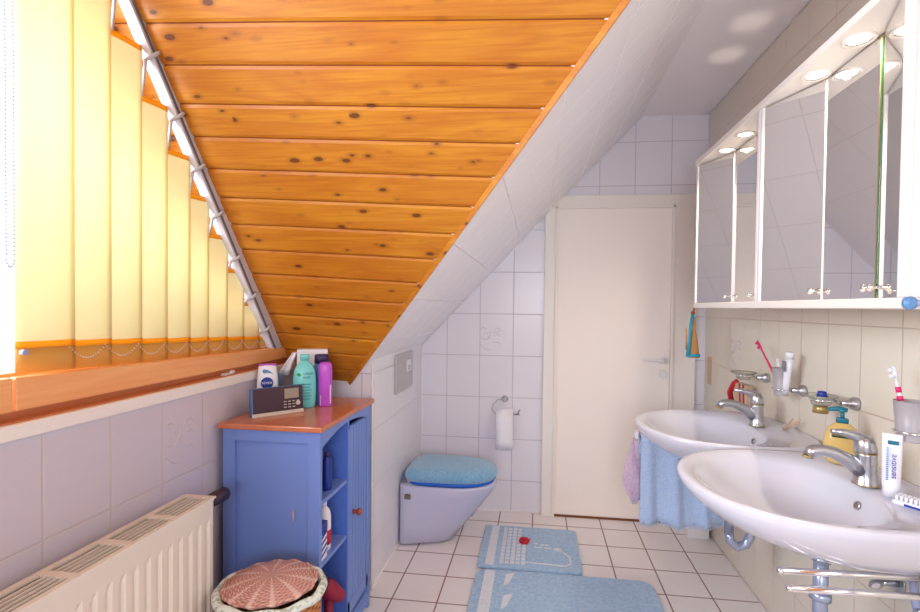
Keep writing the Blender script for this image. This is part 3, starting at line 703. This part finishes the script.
# toilet paper
tp = empty('paper_holder', (-.18, YF, .69), 'chrome toilet paper holder fixed to the tiled back wall', 'holder')
b = MB(); b.lathe([(.02, 0), (.02, .008), (.014, .014), (.01, .03)], (-.192, YF, .692), (0, -1, 0), 20)
b.tube([(-.192, YF-.028, .692), (-.235, YF-.034, .690), (-.262, YF-.05, .66), (-.266, YF-.06, .632), (-.245, YF-.065, .612), (-.10, YF-.065, .612), (-.112, YF-.065, .615), (-.098, YF-.065, .64)], .0045, 10); b.build('bracket', 'satin', tp)
rl_ = empty('toilet_roll', (-.188, YF-.065, .612), 'white toilet paper roll hanging on its chrome holder', 'toilet paper')
b = MB(); b.lathe([(.018, -.05), (.038, -.05), (.038, .05), (.018, .05)], (-.188, YF-.065, .605), (1, 0, 0), 28, cap0=False, cap1=False); b.build('roll', 'paper', rl_)
b = MB(); b.loops([[Vector((x, YF-.105-.004*math.sin(z*40+x*30), z)) for x in (-.238, -.205, -.17, -.138)] for z in (.615, .57, .53, .49, .45, .405)], 0, True, False, False, False); b.build('hanging_sheet', 'paper', rl_, solid=.0015)
# ------------------------------------------------------------------ bath mats
def mat_shape(name, pts, label, th=.018):
    o = MB().prism([(x, y, .001) for x, y in pts], (0, 0, th)).build(name, 'mat_blue', base=(pts[0][0], pts[0][1], 0), bevel=.008, seg=3, label=label, cat='bath mat')
    return o
def rounded(x0, x1, y0, y1, r):
    P = []
    for cx, cy, a0 in ((x1-r, y1-r, 0), (x0+r, y1-r, pi/2), (x0+r, y0+r, pi), (x1-r, y0+r, 1.5*pi)):
        for k in range(6): a = a0+pi/2*k/5; P.append((cx+r*math.cos(a), cy+r*math.sin(a)))
    return P
m1 = mat_shape('bath_mat', rounded(-.275, .225, 2.2, 2.63, .025), 'small light blue bath mat with white pattern beside the toilet')
m2 = mat_shape('bath_mat', rounded(-.27, .53, 1.35, 2.185, .06), 'large light blue bath mat lying across the tiles')
zm = .0185
def strip(pts, r, parent, name='white_pattern'):
    return pts
b = MB()
b.box(-.235, -.195, 2.215, 2.615, zm, zm+.002)
for c_ in range(5):
    for r_ in range(11):
        if c_ == 4 and r_ > 6: continue
        x = -.168+c_*.026; y = 2.235+r_*.034
        b.box(x, x+.019, y, y+.026-(.004*(c_ % 2)), zm, zm+.003)
for x, y, w_ in ((.0, 2.40, .012), (.022, 2.405, .012), (.03, 2.43, .012), (.05, 2.40, .012), (.052, 2.43, .012), (-.005, 2.44, .012), (.068, 2.40, .01)): b.box(x, x+w_*1.5, y, y+w_, zm, zm+.003)
b.lathe([(.02, 0), (.016, .003)], (.115, 2.40, zm), (0, 0, 1), 16, 0, 1.2, .8)
b.tube([(-.05, 2.26, zm), (.05, 2.255, zm), (.15, 2.25, zm), (.175, 2.275, zm), (.172, 2.33, zm), (.15, 2.37, zm), (.12, 2.395, zm)], .0045, 8)
ORG[m1] = Vector((rounded(-.275, .225, 2.2, 2.63, .025)[0][0], rounded(-.275, .225, 2.2, 2.63, .025)[0][1], 0))
b.build('white_pattern', 'mat_white', m1)
b = MB(); b.box(-.228, -.18, 1.37, 2.165, zm, zm+.003)
for y in (2.14, 1.98, 1.82): b.prism([(-.13, y, zm), (-.09, y+.02, zm), (-.11, y-.06, zm), (-.135, y-.09, zm)], (0, 0, .003))
b.build('white_pattern', 'mat_white', m2)
t = empty('fabric_rose', (-.055, 2.455, zm), 'small red fabric flower lying on the small blue bath mat', 'flower')
b = MB()
for k in range(7):
    a = 2*pi*k/7; b.sphere((-.055+.016*math.cos(a), 2.455+.022*math.sin(a), zm+.008), .013, 0, (1, 1, .7), 10)
b.sphere((-.055, 2.455, zm+.014), .014, 0, (1, 1, .8), 12); b.build('petals', 'red', t)
b = MB(); b.prism([(-.045, 2.47, zm+.004), (-.02, 2.49, zm+.004), (-.03, 2.462, zm+.004)], (0, 0, .002)); b.build('leaf', 'red', t)
# ------------------------------------------------------------------ wash basins
ZB = .81
def basin(cy, label):
    t = empty('wash_basin', (XR, cy, ZB), label, 'wash basin', 'wall-hung wash basins'); n = 56
    def ring(x0, x1, hw, z, eb=3.6, ef=2.15, yoff=0):
        c = x0+(x1-x0)*.46; out = []
        for i in range(n):
            a = 2*pi*i/n; cc, ss = math.cos(a), math.sin(a); e = ef if cc > 0 else eb
            rx = (x1-c) if cc > 0 else (c-x0)
            out.append(Vector((XR-(c+rx*math.copysign(abs(cc)**(2/e), cc)), cy+yoff+hw*math.copysign(abs(ss)**(2/e), ss), z)))
        return out
    g = .001; b = MB()
    b.loops([ring(g, .20, .06, ZB-.165), ring(g, .30, .13, ZB-.155), ring(g, .41, .19, ZB-.125), ring(g, .50, .24, ZB-.085), ring(g, .553, .268, ZB-.045), ring(g, .572, .279, ZB-.02), ring(g, .576, .282, ZB-.006), ring(g, .570, .279, ZB+.001), ring(g+.006, .556, .268, ZB+.001),
             ring(.135, .532, .238, ZB-.006, 2.3, 2.1), ring(.142, .520, .228, ZB-.02, 2.3, 2.1), ring(.155, .485, .205, ZB-.06, 2.2, 2.1), ring(.18, .43, .165, ZB-.10, 2.1, 2.1), ring(.22, .36, .09, ZB-.122, 2, 2), ring(.26, .32, .028, ZB-.127, 2, 2)])
    b.build('bowl', 'ceramic', t)
    b = MB(); b.lathe([(.022, 0), (.022, .003), (.016, .004)], (XR-.29, cy, ZB-.1275), (0, 0, 1), 20); b.build('drain', 'chrome', t)
    b = MB(); b.lathe([(.011, 0), (.011, .003), (.007, .0035)], (XR-.154, cy-.01, ZB-.050), (-1, 0, .35), 16); b.build('overflow_ring', 'satin', t)
    b = MB(); b.lathe([(.0075, 0), (.0075, .0012)], (XR-.1570, cy-.01, ZB-.0490), (-1, 0, .35), 16); b.build('overflow_hole', 'rad_dark', t)
    return t
bn = basin(1.295, 'white wash basin with toothpaste tube and yellow soap bottle on it')
bfar = dup(bn, None, (0, .578, 0), 'white wash basin nearer the door, above the hanging blue towel')
# mixer taps
def tap(x, y, label):
    t = empty('mixer_tap', (x, y, ZB), label, 'tap', 'single-lever basin taps')
    z = ZB+.001
    b = MB(); b.lathe([(.028, 0), (.028, .004), (.0255, .007), (.0245, .03), (.023, .075), (.0235, .08)], (x, y, z), (0, 0, 1), 28); bd = b.build('body', 'satin', t)
    MB().lathe([(.0285, 0), (.0285, .003)], (x, y, z), (0, 0, 1), 28).build('base_ring', 'gold', t)
    b = MB(); b.tube([(x-.008, y, z+.032), (x-.04, y, z+.058), (x-.075, y, z+.076), (x-.105, y, z+.082), (x-.126, y, z+.079), (x-.136, y, z+.066)], [.021, .018, .0155, .0145, .0145, .0145], 16)
    b.build('spout', 'satin', t)
    MB().cyl((x-.136, y, z+.067), (x-.137, y, z+.061), .0135).build('aerator', 'gold', t)
    b = MB(); b.lathe([(.0235, 0), (.0245, .006), (.023, .026), (.016, .040), (.002, .046)], (x, y, z+.082), (-.15, 0, 1), 28)
    b.tube([(x+.005, y, z+.108), (x-.02, y, z+.120), (x-.055, y, z+.130), (x-.082, y, z+.132)], [.017, .014, .009, .006], 12)
    for v in b.b.verts: pass
    b.build('lever', 'satin', t)
    MB().lathe([(.0242, 0), (.0242, .0025)], (x, y, z+.079), (0, 0, 1), 28).build('collar_ring', 'gold', t)
    return t
tn = tap(.832, 1.30, 'satin chrome lever tap on the basin with the toothpaste tube')
tf = dup(tn, None, (0, .60, 0), 'satin chrome lever tap on the basin nearer the door')
# drains under the basins
def trap(cy, label, full):
    t = empty('drain_trap', (XR-.23, cy, .5), label, 'pipe')
    x = XR-.23
    b = MB(); b.cyl((x, cy, ZB-.17), (x, cy, .40), .017); b.lathe([(.024, 0), (.024, .022)], (x, cy, ZB-.20), (0, 0, 1), 20); b.lathe([(.025, 0), (.025, .02)], (x, cy, .51), (0, 0, 1), 20)
    b.build('tailpiece', 'pipe', t)
    b = MB(); b.tube([(x, cy, .41), (x+.004, cy, .375), (x+.03, cy, .352), (x+.06, cy, .362), (x+.075, cy, .39), (x+.08, cy, .42), (x+.1, cy, .435), (XR-.001, cy, .435)], .017, 14); b.build('bend', 'pipe', t)
    MB().lathe([(.03, 0), (.03, .005)], (XR-.001, cy, .435), (-1, 0, 0), 20).build('wall_rosette', 'pipe', t)
    return t
tr = trap(1.295, 'chrome drain trap below the basin with the toothpaste tube', True)
trf = dup(tr, None, (0, .578, -.0), 'chrome drain bend below the basin nearer the door')
v = empty('angle_valve', (XR, 1.36, .53), 'small chrome angle valve with flexible hose under the basin', 'valve')
b = MB(); b.cyl((XR, 1.36, .53), (XR-.055, 1.36, .53), .009); b.lathe([(.024, 0), (.024, .004)], (XR-.001, 1.36, .53), (-1, 0, 0), 20); b.cyl((XR-.04, 1.36, .53), (XR-.04, 1.36, .575), .008); b.build('valve_body', 'satin', v)
b = MB(); b.lathe([(.008, 0), (.018, .008), (.018, .02), (.01, .028)], (XR-.055, 1.36, .53), (-.6, -.8, 0), 16, 0, 1, .6); b.build('hand_wheel', 'satin', v)
b = MB(); b.tube([(XR-.04, 1.36, .575), (XR-.06, 1.34, .62), (XR-.1, 1.32, .66), (XR-.12, 1.30, .70)], .0055, 8); b.build('supply_hose', 'hose', v)
v = empty('angle_valve', (XR, 1.235, .53), 'chrome angle valve with grey hose looping down under the basin', 'valve')
b = MB(); b.cyl((XR, 1.235, .53), (XR-.05, 1.235, .53), .009); b.lathe([(.024, 0), (.024, .004)], (XR-.001, 1.235, .53), (-1, 0, 0), 20); b.build('valve_body', 'satin', v)
b = MB(); b.tube([(XR-.05, 1.25, .62), (XR-.045, 1.245, .55), (XR-.03, 1.24, .47), (XR-.045, 1.235, .42), (XR-.07, 1.245, .395), (XR-.10, 1.25, .40), (XR-.11, 1.25, .43), (XR-.09, 1.245, .45), (XR-.06, 1.24, .40), (XR-.05, 1.24, .34)], .009, 10); b.build('drain_hose', 'greyplastic', v)
# towel rails
def rails(y, z, x0, label, two=True):
    t = empty('towel_rail', (XR, y, z), label, 'towel rail')
    b = MB(); b.box(XR-.03, XR, y-.03, y+.02, z-.05, z+.012); b.build('wall_bracket', 'satin', t, bevel=.006)
    b = MB(); b.cyl((XR-.02, y+.012, z), (x0, y-.005, z), .0075); b.sphere((x0, y-.005, z), .0082); b.build('arm', 'chrome', t)
    if two: b = MB(); b.cyl((XR-.02, y-.012, z-.03), (x0+.005, y-.035, z-.022), .0075); b.sphere((x0+.005, y-.035, z-.022), .0082); b.build('arm', 'chrome', t)
    return t
rails(1.14, .658, .556, 'chrome double towel rail under the basin with the toothpaste tube')
trl = rails(2.165, .685, .447, 'towel rail arm carrying the blue towel by the door', False)
MB().box(.436, .452, 2.148, 2.172, .672, .700).build('end_cap', 'plastic_white', trl, bevel=.004)
# blue towel over the far rail
t = empty('hand_towel', (.64, 2.16, .69), 'light blue towel hanging from the rail beneath the far basin', 'towel')
def tow(yb, z0, z1, n=36, rows=14, ph=0, sgn=1):
    L = []
    for r_ in range(rows+1):
        f_ = r_/rows; z = z0+(z1-z0)*f_; row = []
        for k in range(n+1):
            u = k/n; x = .462+u*(.345+.03*f_)-.004*f_
            row.append(Vector((x, yb+sgn*(.004+.012*f_)*(1+math.sin(u*19+ph))+.006*f_*math.sin(u*41+ph), z+.006*math.sin(u*9)*f_)))
        L.append(row)
    return L
b = MB(); front = tow(2.150, .694, .305, sgn=-1); back = tow(2.180, .694, .37, ph=1.3)
b.loops(back[::-1]+[[Vector((p.x, 2.165, .698)) for p in front[0]]]+front, 0, True, False, False, False); tw = b.build('cloth', 'towel', t, solid=.004)
b = MB()
for k in range(120):
    u = k/119; p = front[-1][min(35, int(u*36))].lerp(front[-1][min(36, int(u*36)+1)], u*36-int(u*36)); b.tube([p, p+Vector((random.uniform(-.004, .004), -.002, -.007)), p+Vector((random.uniform(-.006, .006), -.001, -.016))], [.0013, .0011, .0004], 5)
b.build('fringe', 'towel', t)
t = empty('pink_cloth', (.44, 2.18, .68), 'pale pink cloth hanging beside the blue towel', 'cloth')
b = MB(); L = []
for r_ in range(11):
    f_ = r_/10; z = .66-.30*f_; hw = .012+.034*math.sin(pi*min(1, f_*1.05)**1.6); L.append([Vector((.447-.006*math.sin(pi*f_)+hw*math.cos(a)*(1 if math.cos(a) > 0 else 1), 2.20+.3*hw*math.sin(a)+.004*math.sin(3*a+z*30), z)) for a in [2*pi*k/20 for k in range(20)]])
b.loops(L); b.build('hanging_cloth', 'pink', t)
b = MB(); b.tube([(.447, 2.165, .705), (.447, 2.19, .69), (.447, 2.20, .655)], .006, 8); b.build('loop', 'pink', t)
# ------------------------------------------------------------------ mirror cabinets
def mcab(cy, label):
    t = empty('mirror_cabinet', (XR, cy, 1.255), label, 'mirror cabinet', 'mirror cabinets above the basins')
    z0, z1 = 1.278, 1.9
    P = [(.712, .309), (.796, .109), (.796, -.109), (.712, -.309)]
    b = MB(); b.prism([(XR-.001, cy+.308, z0)]+[(x+.014, cy+y*.985, z0) for x, y in P]+[(XR-.001, cy-.308, z0)], (0, 0, z1-z0)); b.build('carcass', 'white', t)
    b = MB(); b.box(.704, XR-.001, cy-.3095, cy+.3095, 1.256, z0); b.build('bottom_board', 'cream', t, bevel=.003)
    b = MB(); b.box(.700, XR-.001, cy-.3095, cy+.3095, z1, z1+.02); cn = b.build('light_canopy', 'cream', t, bevel=.002)
    for yy in (.09, -.085):
        lf_ = MB(); lf_.lathe([(.026, 0), (.034, 0), (.035, -.003), (.033, -.006), (.026, -.003)], (.752, cy+yy, z1), (0, 0, 1), 28, cap0=False, cap1=False); rg = lf_.build('lamp_ring', 'cream', cn)
        MB().lathe([(.001, -.0015), (.012, -.0015), (.024, -.001)], (.752, cy+yy, z1), (0, 0, 1), 24).build('halogen_bulb', 'lamp', rg)
    MB().box(.704, XR-.001, cy-.3095, cy-.296, z0, z1).build('end_panel', 'white', t, bevel=.002)
    MB().box(.706, XR-.001, cy+.296, cy+.3095, z0, z1).build('end_panel', 'white', t, bevel=.002)
    for k in range(3):
        a = Vector((P[k][0], cy+P[k][1], 0)); c = Vector((P[k+1][0], cy+P[k+1][1], 0)); d = (c-a).normalized(); L_ = (c-a).length
        nn = Vector((d.y, -d.x, 0)); nn = nn if nn.x < 0 else -nn
        e0 = .011 if k == 0 else .001; e1 = .011 if k == 2 else .001
        A = a+d*e0; C = c-d*e1
        b = MB(); b.prism([A+nn*.001+Vector((0, 0, z0+.003)), C+nn*.001+Vector((0, 0, z0+.003)), C+nn*.001+Vector((0, 0, z1-.004)), A+nn*.001+Vector((0, 0, z1-.004))], nn*.004)
        dd = b.build('mirror_door', 'mirror', t)
        if k == 0: q0, q1 = a, a+d*.011
        elif k == 2: q0, q1 = c-d*.011, c
        else: q0 = q1 = None
        if q0 is not None:
            b = MB(); b.prism([q0-nn*.006+Vector((0, 0, z0)), q1-nn*.006+Vector((0, 0, z0)), q1+nn*.006+Vector((0, 0, z0)), q0+nn*.006+Vector((0, 0, z0))], (0, 0, z1-z0)); b.build('door_edge', 'cream', dd, bevel=.002)
        kp = (c-d*.022 if k == 0 else a+d*.022 if k == 2 else c-d*.022)+Vector((0, 0, z0+.028))
        b = MB(); b.lathe([(.004, 0), (.004, .010), (.009, .014), (.009, .019), (.003, .022)], kp+nn*.005, nn, 14); b.build('knob', 'chrome', dd)
    b = MB(); p = Vector((.796, cy-.108, 0)); b.box(.789, .7905, cy-.110, cy-.1075, z0, z1-.01); b.build('glass_edge', 'green_edge', t)
    b = MB(); b.box(.7885, .792, cy-.107, cy-.103, z0, z1-.004); b.build('joint_strip', 'gold', t)
    b = MB(); b.box(.789, .792, cy+.107, cy+.110, z0, z1-.004); b.build('joint_strip', 'cream', t)
    return t
mc = mcab(1.322, 'mirrored cabinet above the basin with the toothpaste tube')
mf = dup(mc, None, (0, .6205, 0), 'mirrored cabinet beside the door, above the towel basin')
t = empty('rail_end_cap', (.700, 1.022, 1.268), 'small blue oval end knob at the mirror cabinet corner', 'knob')
b = MB(); b.lathe([(.008, 0), (.013, .004), (.013, .010), (.006, .014)], (.714, 1.012, 1.267), (0, -1, 0), 18); b.build('knob_body', 'bottle_blue', t); b = MB(); b.cyl((.714, 1.005, 1.267), (.93, 1.005, 1.267), .006); b.build('arm', 'greyplastic', t)
for cy in (1.322, 1.9415):
    for yy in (.09, -.085): spot('halogen', (.752, cy+yy, 1.893), (.70, cy+yy, 0), 6.0, 150, (1, .86, .68), .7, .008)
for yy in (1.966, 2.209): spot('halogen_leak', (.81, yy, 1.93), (.81, yy, 2.4), 1.6, 24, (1, .88, .72), .9, .02)
# ------------------------------------------------------------------ wall accessories
def knob(t, y, z, x=XR, m='satin'):
    b = MB(); b.lathe([(.020, 0), (.021, .008), (.016, .018), (.009, .024), (.008, .045)], (x-.0005, y, z), (-1, 0, 0), 20); return b.build('wall_knob', m, t)
def cup(y, z, label, yk, x=.892, r=.029, h=.1, tag=''):
    t = empty('tumbler', (x, y, z), label, 'tumbler', 'frosted tumblers')
    b = MB(); b.lathe([(r*.78, 0), (r*.82, .004), (r*1.05, h), (r*.98, h), (r*.75, .008)], (x, y, z), (0, 0, 1), 28); b.build('glass', 'frost', t)
    h_ = empty('tumbler_holder', (XR, yk, z+.02), 'chrome ring holder for the '+tag, 'holder')
    knob(h_, yk, z+.022)
    b = MB(); b.tube([(x+r*.98*math.cos(a), y+r*.98*math.sin(a), z+.022) for a in [2*pi*k/28 for k in range(28)]], .0032, 8, closed=True); b.cyl((XR-.04, yk, z+.022), (x+r*.9, y, z+.022), .004); b.build('ring', 'chrome', h_)
    return t
cup(1.848, .938, 'frosted glass tumbler holding pink toothbrush and tubes', 1.825, tag='tumbler with the pink toothbrush')
cup(1.235, .942, 'frosted glass tumbler holding the single upright toothbrush', 1.225, x=.888, r=.033, h=.095, tag='tumbler beside the toothpaste tube')
def dish(y, z, label, r, yk, lab2):
    h_ = empty('dish_holder', (XR, yk, z+.006), lab2, 'holder'); knob(h_, yk, z+.004)
    b = MB(); b.tube([(.885+r*.62*math.cos(a), y+r*.62*math.sin(a), z+.006) for a in [2*pi*k/24 for k in range(24)]], .003, 8, closed=True); b.cyl((XR-.04, yk, z+.004), (.885+r*.6, y, z+.006), .004); b.build('ring', 'chrome', h_)
    t = empty('soap_dish', (.885, y, z), label, 'soap dish')
    b = MB(); b.lathe([(.018, -.012), (.026, -.01), (r*.6, .008), (r, .018), (r*.97, .021), (r*.55, .012), (.02, -.006)], (.885, y, z), (0, 0, 1), 28); b.build('glass_dish', 'clear', t)
    return t
dish(2.15, .962, 'clear glass soap dish on the wall above the far basin', .052, 2.10, 'chrome wall holder of the empty soap dish near the door')
dish(1.59, .966, 'clear glass soap dish with a blue soap piece in it', .048, 1.545, 'chrome wall holder of the soap dish with blue piece')
t = empty('soap_piece', (.885, 1.588, .975), 'small blue soap holder piece in the glass dish', 'soap')
b = MB(); b.lathe([(.018, 0), (.012, .016), (.012, .022), (.004, .024)], (.885, 1.585, .976), (0, 0, 1), 12); b.build('blue_piece', 'navy', t)
b = MB(); b.lathe([(.022, 0), (.02, .02), (.012, .026)], (.885, 1.592, .930), (0, 0, 1), 16); b.build('magnet_cup', 'gold', t)
def brush(p0, p1, m1_, m2_, label, headcol='plastic_white'):
    t = empty('toothbrush', p0, label, 'toothbrush'); p0, p1 = Vector(p0), Vector(p1); d = p1-p0
    b = MB(); b.tube([p0, p0+d*.3, p0+d*.55, p0+d*.8], [.005, .0055, .004, .003], 8); b.build('handle', m1_, t)
    b = MB(); b.tube([p0+d*.8, p0+d*.9, p1], [.003, .0055, .004], 8); b.build('head', m2_, t)
    s_ = d.cross(Vector((0, 1, 0))).normalized()
    b = MB(); b.tube([p0+d*.86+s_*.004, p0+d*.86+s_*.012], .005, 8); b.tube([p0+d*.95+s_*.004, p0+d*.95+s_*.012], .0045, 8); b.build('bristles', headcol, t); return t
brush((.898, 1.84, .945), (.885, 2.03, 1.125), 'magenta', 'magenta', 'pink toothbrush leaning out of the frosted tumbler', 'magenta')
t2 = brush((.89, 1.245, .95), (.875, 1.278, 1.115), 'plastic_white', 'plastic_white', 'white toothbrush with magenta rings in the nearer tumbler')
b = MB(); q0, q1 = Vector((.89, 1.245, .95)), Vector((.875, 1.278, 1.115)); dd_ = q1-q0
b.cyl(q0+dd_*.50, q0+dd_*.57, .0065); b.cyl(q0+dd_*.62, q0+dd_*.70, .006); b.build('magenta_ring', 'magenta', t2)
t = empty('toothpaste_tube', (.895, 1.82, .945), 'white and grey tube standing in the far tumbler', 'tube')
b = MB(); b.loops([[Vector((.897+.012*math.cos(a)*(1-.0*f_), 1.832-.03*f_+.014*math.sin(a)*(1+.2*f_), .948+.15*f_)) for a in [2*pi*k/16 for k in range(16)]] for f_ in (0, .3, .6, .85)]); b.build('tube_body', 'plastic_white', t)
b = MB(); b.lathe([(.014, 0), (.014, .018), (.011, .024)], (.897, 1.805, 1.078), (0, -.2, 1), 16); b.build('cap', 'plastic_white', t); b = MB(); b.box(.882, .884, 1.80, 1.826, 1.03, 1.068); b.build('grey_print', 'grey', t)
t = empty('cream_tube', (.905, 1.875, .945), 'slim pale tube beside the pink toothbrush in the tumbler', 'tube')
b = MB(); b.tube([(.905, 1.862, .948), (.902, 1.878, 1.02), (.90, 1.895, 1.068)], [.009, .009, .006], 10); b.build('tube_body', 'plastic_white', t)
# toothpaste tube standing on the near basin
t = empty('toothpaste_tube', (.842, 1.232, ZB), 'white toothpaste tube standing upright on the near basin', 'tube')
F = facing(Vector((.842, 1.226, ZB+.001)))
b = MB(); b.loops([[F @ Vector((w_*math.cos(a), z, d_*math.sin(a))) for a in [2*pi*k/20 for k in range(20)]] for w_, d_, z in ((.0165, .0165, 0), (.0165, .0165, .022), (.0175, .0165, .026), (.0185, .012, .09), (.019, .002, .142), (.019, .0012, .148))]); b.build('tube_body', 'plastic_white', t)
text('print', 'sensitive', .017, F @ Matrix.Translation((.003, .075, .0172)) @ Matrix.Rotation(pi/2, 4, 'Z'), 'navy', t)
b = MB()
for k in range(16): b.box(-.010, -.006, .04+.005*k, .043+.005*k, .0150, .0165, 0, F)
b.build('small_print', 'bottle_blue', t); MB().box(-.008, .012, .124, .133, .006, .0085, 0, F).build('teal_mark', 'teal', t)
# nail brush
t = empty('nail_brush', (.835, 1.13, ZB), 'white nail brush lying on the corner of the near basin', 'brush')
b = MB(); F = frame((.845, 1.15, ZB+.001), (.55, -.83, 0), (.83, .55, 0)); b.box(-.042, .042, -.016, .016, 0, .011, 0, F); b.build('back', 'plastic_white', t, bevel=.006, seg=3)
b = MB()
for i in range(9):
    for j in range(3): b.cyl(F @ Vector((-.034+.0085*i, -.009+.009*j, .010)), F @ Vector((-.034+.0085*i, -.009+.009*j, .022)), .0032, .0036, 7)
b.build('bristles', 'plastic_white', t)
MB().box(-.018, .016, -.0175, -.016, .003, .008, 0, F).build('blue_print', 'navy', t)
# soap dispenser
p = Vector((.872, 1.462, ZB+.001))
t, F = flatbottle('soap_dispenser', p, .088, .118, .045, [(.62, 0), (.84, .06), (1., .3), (.98, .55), (.8, .85), (.45, .97), (.3, 1)], 'soap_yellow', 'yellow liquid soap bottle with teal pump behind the tap', capm='teal', caph=.014, capw=.34)
b = MB(); b.cyl(F @ Vector((0, .13, 0)), F @ Vector((0, .152, 0)), .005); b.lathe([(.010, 0), (.012, .004), (.008, .01)], F @ Vector((0, .150, 0)), (0, 0, 1), 16); b.tube([F @ Vector((.012, .156, 0)), F @ Vector((-.01, .158, 0)), F @ Vector((-.034, .153, .004))], [.006, .007, .005], 10); b.build('pump', 'teal', t)
MB().box(-.024, .022, .078, .094, .0195, .0222, 0, F).build('label', 'label_green', t, bevel=.001)
text('label_text', 'PALMOLIVE', .0082, F @ Matrix.Translation((-.001, .086, .0228)), 'soap_yellow', t)
# sponge-like red comb and brush set behind the far tap
t = empty('nail_file_case', (.915, 2.20, ZB), 'red and tan vanity case standing behind the far tap', 'case')
b = MB(); b.tube([(.90, 2.305, ZB+.006), (.885, 2.29, ZB+.06), (.892, 2.262, ZB+.105), (.90, 2.25, ZB+.12)], [.012, .013, .012, .009], 8); b.build('red_handle', 'red', t)
b = MB(); F = frame((.915, 2.21, ZB+.002), (.1, -1, 0), (0, .12, 1)); b.box(-.045, .055, 0, .11, -.015, .02, 0, F); b.build('case_body', 'tan', t, bevel=.006)
b = MB(); b.box(.0, .012, .005, .11, .02, .0215, 0, F); b.box(.03, .042, .005, .11, .02, .0215, 0, F); b.box(-.05, .058, .0, .022, .018, .024, 0, F); b.build('dark_bands', 'maroon', t)
t = empty('eyeliner_brush', (.92, 1.80, ZB), 'small wooden stick leaning behind the far tap', 'stick')
b = MB(); b.tube([(.905, 1.85, ZB+.002), (.93, 1.79, ZB+.05)], [.006, .003], 8); b.tube([(.915, 1.86, ZB+.002), (.925, 1.83, ZB+.045)], [.005, .003], 8); b.build('stick', 'tan', t)
# hanging whisk and cloth by the door
t = empty('straw_whisk', (.765, 2.5, 1.24), 'straw whisk with turquoise ribbon hanging from the cabinet corner', 'whisk')
yk = 2.29; kx_ = .715
b = MB(); b.sphere((kx_, yk, 1.232), .010, 0, (1, 1, 1)); b.cyl((kx_, yk-.02, 1.257), (kx_, yk, 1.23), .004); b.build('peg', 'knobwood', t)
b = MB(); b.lathe([(.006, 0), (.008, -.06), (.016, -.10), (.025, -.17), (.027, -.19)], (kx_-.0+.006, yk, 1.215), (0, 0, 1), 16, 0, 1, .6); b.build('straw_bundle', 'straw', t)
b = MB(); b.tube([(kx_, yk, 1.23), (kx_-.012, yk-.01, 1.18), (kx_-.016, yk-.012, 1.10), (kx_-.024, yk-.012, 1.03)], [.008, .006, .006, .009], 8); b.tube([(kx_-.02, yk-.014, 1.036), (kx_+.03, yk-.014, 1.036)], .007, 8); b.build('turquoise_ribbon', 'turqcloth', t)
b = MB(); b.tube([(kx_-.028, yk-.002, 1.16), (kx_-.026, yk-.002, 1.06)], .004, 6); b.build('wooden_stick', 'straw', t)
structure(MB().box(XR-.002, XR, 2.74, 2.80, .83, .985), 'trim_6', 'tan')
# ------------------------------------------------------------------ outside
g = MB(); g.prism([(-7, 3.0, -.8), (-4.5, 2.0, .1), (-4.5, 12, .1), (-7, 12, -.8)], (0, 0, .1))
o = MB()
for k in range(14):
    x0_, z0_ = -4-.32*k, .55+.13*k
    o.box(x0_-.34, x0_, -1, 14, z0_, z0_+.10)
o.box(-12, -8.3, -1, 14, 0, 2.3)
hs = o.build('tiled_roof', mat('roof_tiles_outside', srgb(226, 230, 238), .8), base=(-5, 5, 0), label='pale tiled roof of the neighbouring house seen through the window', cat='roof')
